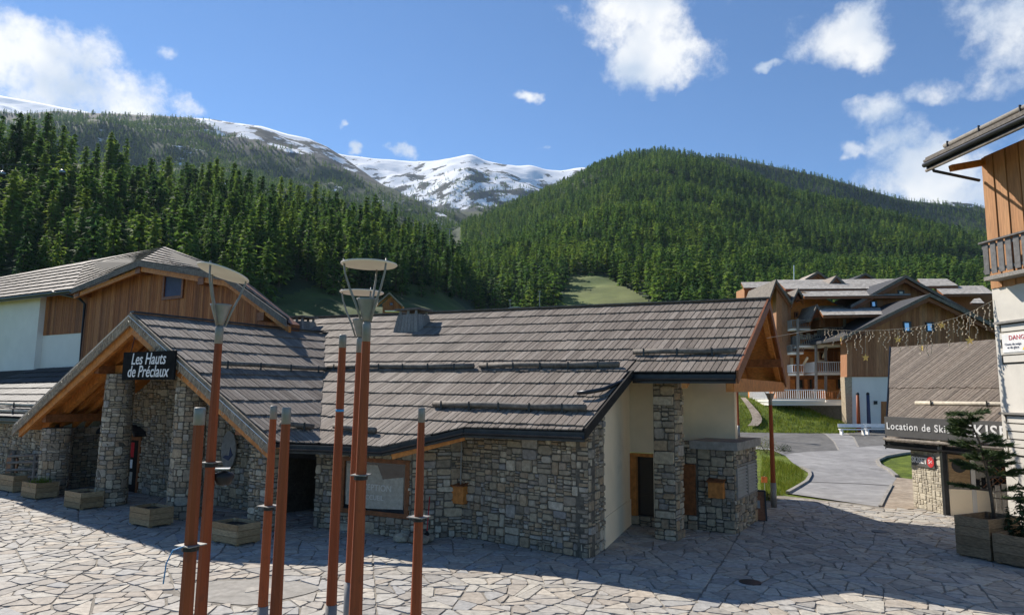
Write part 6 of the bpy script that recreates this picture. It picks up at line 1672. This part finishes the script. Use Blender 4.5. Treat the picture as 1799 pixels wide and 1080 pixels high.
# ------------------------------------------------------------------ big planters with a pine, right foreground
BX = Vector((.45, -.893, 0)).normalized(); BY = Vector((-BX.y, BX.x, 0))
planter(0, 0, .88, 1.5, 1.02, 'tall dark wooden planter holding the crooked pine', 'planter_d', 4, .8, name='wooden_planter', group='large planters by the ski shop', origin=Vector((12.18, 19.25, 0)), ax=BX, ay=BY)
planter(0, 0, 1.9, 1.4, .72, 'low dark wooden planter with small spruces at the right edge', 'planter_d', 3, .8, name='wooden_planter', group='large planters by the ski shop', origin=Vector((12.60, 18.40, 0)), ax=BX, ay=BY)
def pine():
    base = Vector((13.35, 19.35, .8)); T = empty('pine_tree', base, 'small crooked pine growing in the tall planter before the ski shop', 'tree')
    R = random.Random(8)
    pts = [base, base + Vector((-.03, 0, .7)), base + Vector((-.1, .05, 1.5)), base + Vector((-.22, .05, 2.2)), base + Vector((-.5, .1, 3.05))]
    mb = MB(); mb.tube(pts, [.05, .045, .038, .028, .01], 7); tr = mb.build('trunk', M['bark'], T, True)
    nd = MB(); br = MB()
    def tuft_(c, d, n=26, l=.17):
        for _ in range(n):
            e = (d + Vector((R.uniform(-1, 1), R.uniform(-1, 1), R.uniform(-.6, 1)))).normalized(); s = e.orthogonal().normalized() * .017; o = c + d * R.uniform(-.12, .1)
            nd.poly([o - s, o + s, o + e * l * R.uniform(.7, 1.2)])
    for i in range(46):
        f = R.uniform(.22, 1) if i > 2 else .98; k = f * 4; j = min(3, int(k)); p = pts[j].lerp(pts[j + 1], k - j)
        a = R.random() * 6.28; ln = R.uniform(.55, .95) * (1.3 - .7 * f); d = Vector((cos(a), sin(a) * .8, R.uniform(-.05, .35)))
        q = p + d * ln; m = p + d * ln * .5 - Vector((0, 0, .04)); br.tube([p, m, q], [.016, .011, .005], 4)
        for g_ in (.45, .65, .85, 1.0): tuft_(p.lerp(q, g_), d.normalized(), 34); 
        for _ in range(2): s_ = Vector((-d.y, d.x, .1)) * R.choice((-1, 1)) * .22; tuft_(p.lerp(q, .7) + s_, (d + s_ * 2).normalized(), 26)
    br.build('branches', M['bark'], T); nd.build('needles', mk('pine_needles', [(.02, .045, .014), (.04, .075, .018), (.07, .10, .02)], .7, 2, .2, piece=True, translucent=.25), T, kind='stuff')
pine()
SMALL = to_mesh(conifer_mesh(99, 20, 9, 3, .09, .3, spread=.26, start=.0, round_=.8), 'crown', [M['leaf_d']])
for x, y, h, lb in ((13.55, 18.6, 1.5, 'small dark spruce in the low planter, left'), (14.05, 17.9, 1.25, 'small dark spruce in the low planter, right'), (13.3, 18.75, .85, 'smallest spruce in the low planter, behind its left corner')):
    T = empty('small_spruce', (x, y, .55), lb, 'tree', 'small spruces in the low planter'); T.scale = (h, h, h)
    a = bpy.data.objects.new('trunk', TRUNK); C.objects.link(a); a.parent = T; b = bpy.data.objects.new('crown', SMALL); C.objects.link(b); b.parent = T
# stones and a red broom by the wall
T = empty('stone_pile', W(-13.0, 15.6, 0), 'small heap of dark rocks at the foot of the wall beside the window', 'rocks'); R = random.Random(6)
for k in range(7):
    c = W(-13.0 + R.uniform(-.5, .6), 15.55 + R.uniform(-.2, .35), .12); me = bmesh.new(); bmesh.ops.create_icosphere(me, subdivisions=1, radius=R.uniform(.14, .24)); mb = MB()
    mb.v = [c + Vector((v.co.x * 1.3, v.co.y, v.co.z * .75)) * R.uniform(.85, 1.15) - c * (0) if False else c + Vector((v.co.x * 1.3, v.co.y, v.co.z * .75)) for v in me.verts]; mb.f = [tuple(v.index for v in f.verts) for f in me.faces]; me.free(); mb.build('rock', M['stone'], T)
T = empty('broom', W(-12.75, 15.9, 0), 'thin red handled tool leaning on the stone wall', 'tool'); mb = MB(); mb.tube([W(-12.6, 15.75, .3), W(-12.85, 16.15, 1.2)], .016, 6); mb.build('handle', M['redsign'], T, True); mb = MB(); mb.lathe(W(-12.6, 15.75, .12), [(.1, 0), (.08, .1), (.02, .2)], 8); mb.build('head', M['dark'], T)

# ------------------------------------------------------------------ fairy light garland with stars
def garland():
    A, B = at(1746, 527, 21.55), W(-4.7, 23.2, 6.1)
    q = [A, at(1712, 545, 21.9), at(1680, 558, 22.3), at(1640, 569, 22.8), at(1600, 576, 23.3), at(1550, 580, 23.9), at(1500, 581, 24.5), at(1440, 578, 25.4), B]
    T = empty('light_garland', A, 'garland of icicle lights and gold stars strung from house to gable', 'garland')
    mb = MB(); mb.tube(q, .007, 5); mb.build('wire', M['bulb'], T)
    R = random.Random(12)
    def on(px):
        for a, b in zip(q, q[1:]):
            xa, xb = proj(a)[0], proj(b)[0]
            if xb <= px <= xa: return a.lerp(b, (px - xa) / (xb - xa))
        return q[-1]
    x = 1738
    while x > 1448:
        p = on(x); h = R.choice((.25, .45, .7, .95)) * R.uniform(.8, 1.15) * (1 if x > 1480 else .5); pts = [p]; n = max(4, int(h / .08))
        for i in range(n): pts.append(p + Vector((R.uniform(-.05, .05) + .02 * sin(i), R.uniform(-.03, .03), -h * (i + 1) / n)))
        mb = MB(); mb.tube(pts, .009, 3)
        for c in pts[1:]: mb.box(c + Vector((R.uniform(-.02, .02), 0, 0)), (.013, 0, 0), (0, .013, 0), (0, 0, .018))
        mb.build('light_drop', M['bulb'], T); x -= R.uniform(6, 10)
    for px, py, s, turn in ((1521, 628, .15, .1), (1578, 596, .14, -.2), (1620, 611, .14, 1.35), (1656, 571, .15, .15), (1704, 598, .15, -.1), (1478, 596, .13, .9)):
        p = on(px); c = at(px, py, p.y); ax = Vector((cos(turn), sin(turn), 0)); st = MB(); n = ax.cross(Vector((0, 0, 1)))
        ring = [c + (ax * sin(pi * k / 5) + Vector((0, 0, cos(pi * k / 5)))) * (s if k % 2 == 0 else s * .42) for k in range(10)]
        k0 = len(st.v); st.v += ring + [c + n * .03, c - n * .03]
        for k in range(10): st.f.append((k, (k + 1) % 10, 10)); st.f.append(((k + 1) % 10, k, 11))
        o = st.build('star', M['gold'], T); mb = MB(); mb.tube([c + Vector((0, 0, s)), p], .006, 4); mb.build('star_wire', M['bulb'], o)
garland()

# ------------------------------------------------------------------ lift cabins, small far chalet, tunnel, masts
def cabin(px, py, Y, label):
    c = at(px, py, Y); T = empty('gondola_cabin', c, label, 'gondola', 'gondola cabins in front of the wood'); mb = MB()
    mb.lathe(c, [(.75, -1.0), (1.05, -.7), (1.1, .3), (.95, .8), (.6, 1.0)], 12); mb.build('cabin', M['zinc'], T, True)
    mb = MB(); mb.lathe(c, [(1.12, -.15), (1.14, .35), (1.12, .4)], 12); mb.build('window_band', M['sky_glass'], T, True)
    mb = MB(); mb.tube([c + Vector((0, 0, 1)), c + Vector((.15, 0, 2.4)), c + Vector((0, 0, 3.2))], .07, 6); mb.build('hanger', M['greym'], T)
cabin(109, 303, 255, 'dark gondola cabin hanging before the wood, right of two'); cabin(3, 306, 230, 'dark gondola cabin cut by the left edge')
T = empty('lift_cable', at(109, 288, 255), 'thin lift cable crossing in front of the left wood', 'cable'); mb = MB(); mb.tube([at(-200, 284, 215), at(3, 289, 230), at(109, 288.5, 255), at(260, 287, 300)], .05, 4); mb.build('cable', M['greym'], T)
def small_chalet():
    c = at(686, 545, 130); T = empty('small_chalet', c, 'tiny far timber chalet behind the lamps', 'chalet')
    far_wall('wall', [(672, 552), (702, 552), (703, 534), (687, 521), (672, 534)], 130, 5, 'orange_far', T)
    far_boards([(672, 552), (703, 552)], [(672, 535), (687, 522), (703, 535)], 129.95, .35, T, 'clad', 4)
    a, l, r = at(684, 513, 129), at(664, 530, 129), at(708, 536, 129)
    for e in (l, r): mb = MB(); mb.prism([a, e, e + Vector((-1.5, 6, 0)), a + Vector((-1.5, 6, 0))], (0, 0, -.35)); mb.build('roof', M['plank_far'], T)
    window(T, 684, 691, 531, 537, 129.8)
    far_balcony(T, 676, 702, 540, 546, 128.6, 1.3, 'clad')
small_chalet()
c = at(906, 548, 150); T = empty('tunnel_cover', c, 'pale curved conveyor tunnel roof peeking over the ridge', 'tunnel'); mb = MB()
for k in range(10):
    t0, t1 = pi * k / 10, pi * (k + 1) / 10; r = 3.3
    mb.prism([c + Vector((cos(t0) * r, 0, sin(t0) * 1.7 - .6)), c + Vector((cos(t1) * r, 0, sin(t1) * 1.7 - .6)), c + Vector((cos(t1) * r - 4, 16, sin(t1) * 1.7 - .6)), c + Vector((cos(t0) * r - 4, 16, sin(t0) * 1.7 - .6))], (0, 0, .06))
mb.build('shell', M['steel'], T)
for px, y0, y1, lb in ((896, 548, 527, 'short lamp mast left of the tunnel roof'), (948, 545, 512, 'taller lamp mast right of the tunnel roof')):
    a, b = at(px, y0 + 25, 145), at(px, y1, 145); T = empty('mast', a, lb, 'mast'); mb = MB(); mb.tube([a, b], [.14, .09], 6); mb.build('shaft', M['greym'], T); mb = MB(); mb.box(b, (.3, 0, 0), (0, .2, 0), (0, 0, .12)); mb.build('lamp_head', M['greym'], T)
a, b = at(790, 452, 470), at(790, 402, 470); T = empty('lift_pylon', a, 'grey lift pylon in the forest cutting', 'pylon'); mb = MB(); mb.tube([a - Vector((0, 0, 6)), b], [.6, .35], 8); mb.build('shaft', M['greym'], T); mb = MB(); mb.bar(b - Vector((3, 0, 0)), b + Vector((3, 0, 0)), .5, .4); mb.build('crossarm', M['greym'], T)
# a small leafy tree behind the apartment roofs

# ------------------------------------------------------------------ mountain air
def haze():
    mb = MB(); mb.bx(-7500, 7500, -900, 6600, -8, 1900)
    m = bpy.data.materials.new('mountain_air'); m.use_nodes = True; N, L = m.node_tree.nodes, m.node_tree.links
    N.remove(N['Principled BSDF']); v = N.new('ShaderNodeVolumePrincipled'); v.inputs['Color'].default_value = (.55, .74, 1.0, 1); v.inputs['Density'].default_value = HAZE; v.inputs['Anisotropy'].default_value = .2
    L.new(v.outputs[0], N['Material Output'].inputs['Volume'])
    o = mb.build('haze', m); tag(o, 'faint blue mountain air over the valley', None, None, 'stuff')
HAZE = 0.00003
haze()
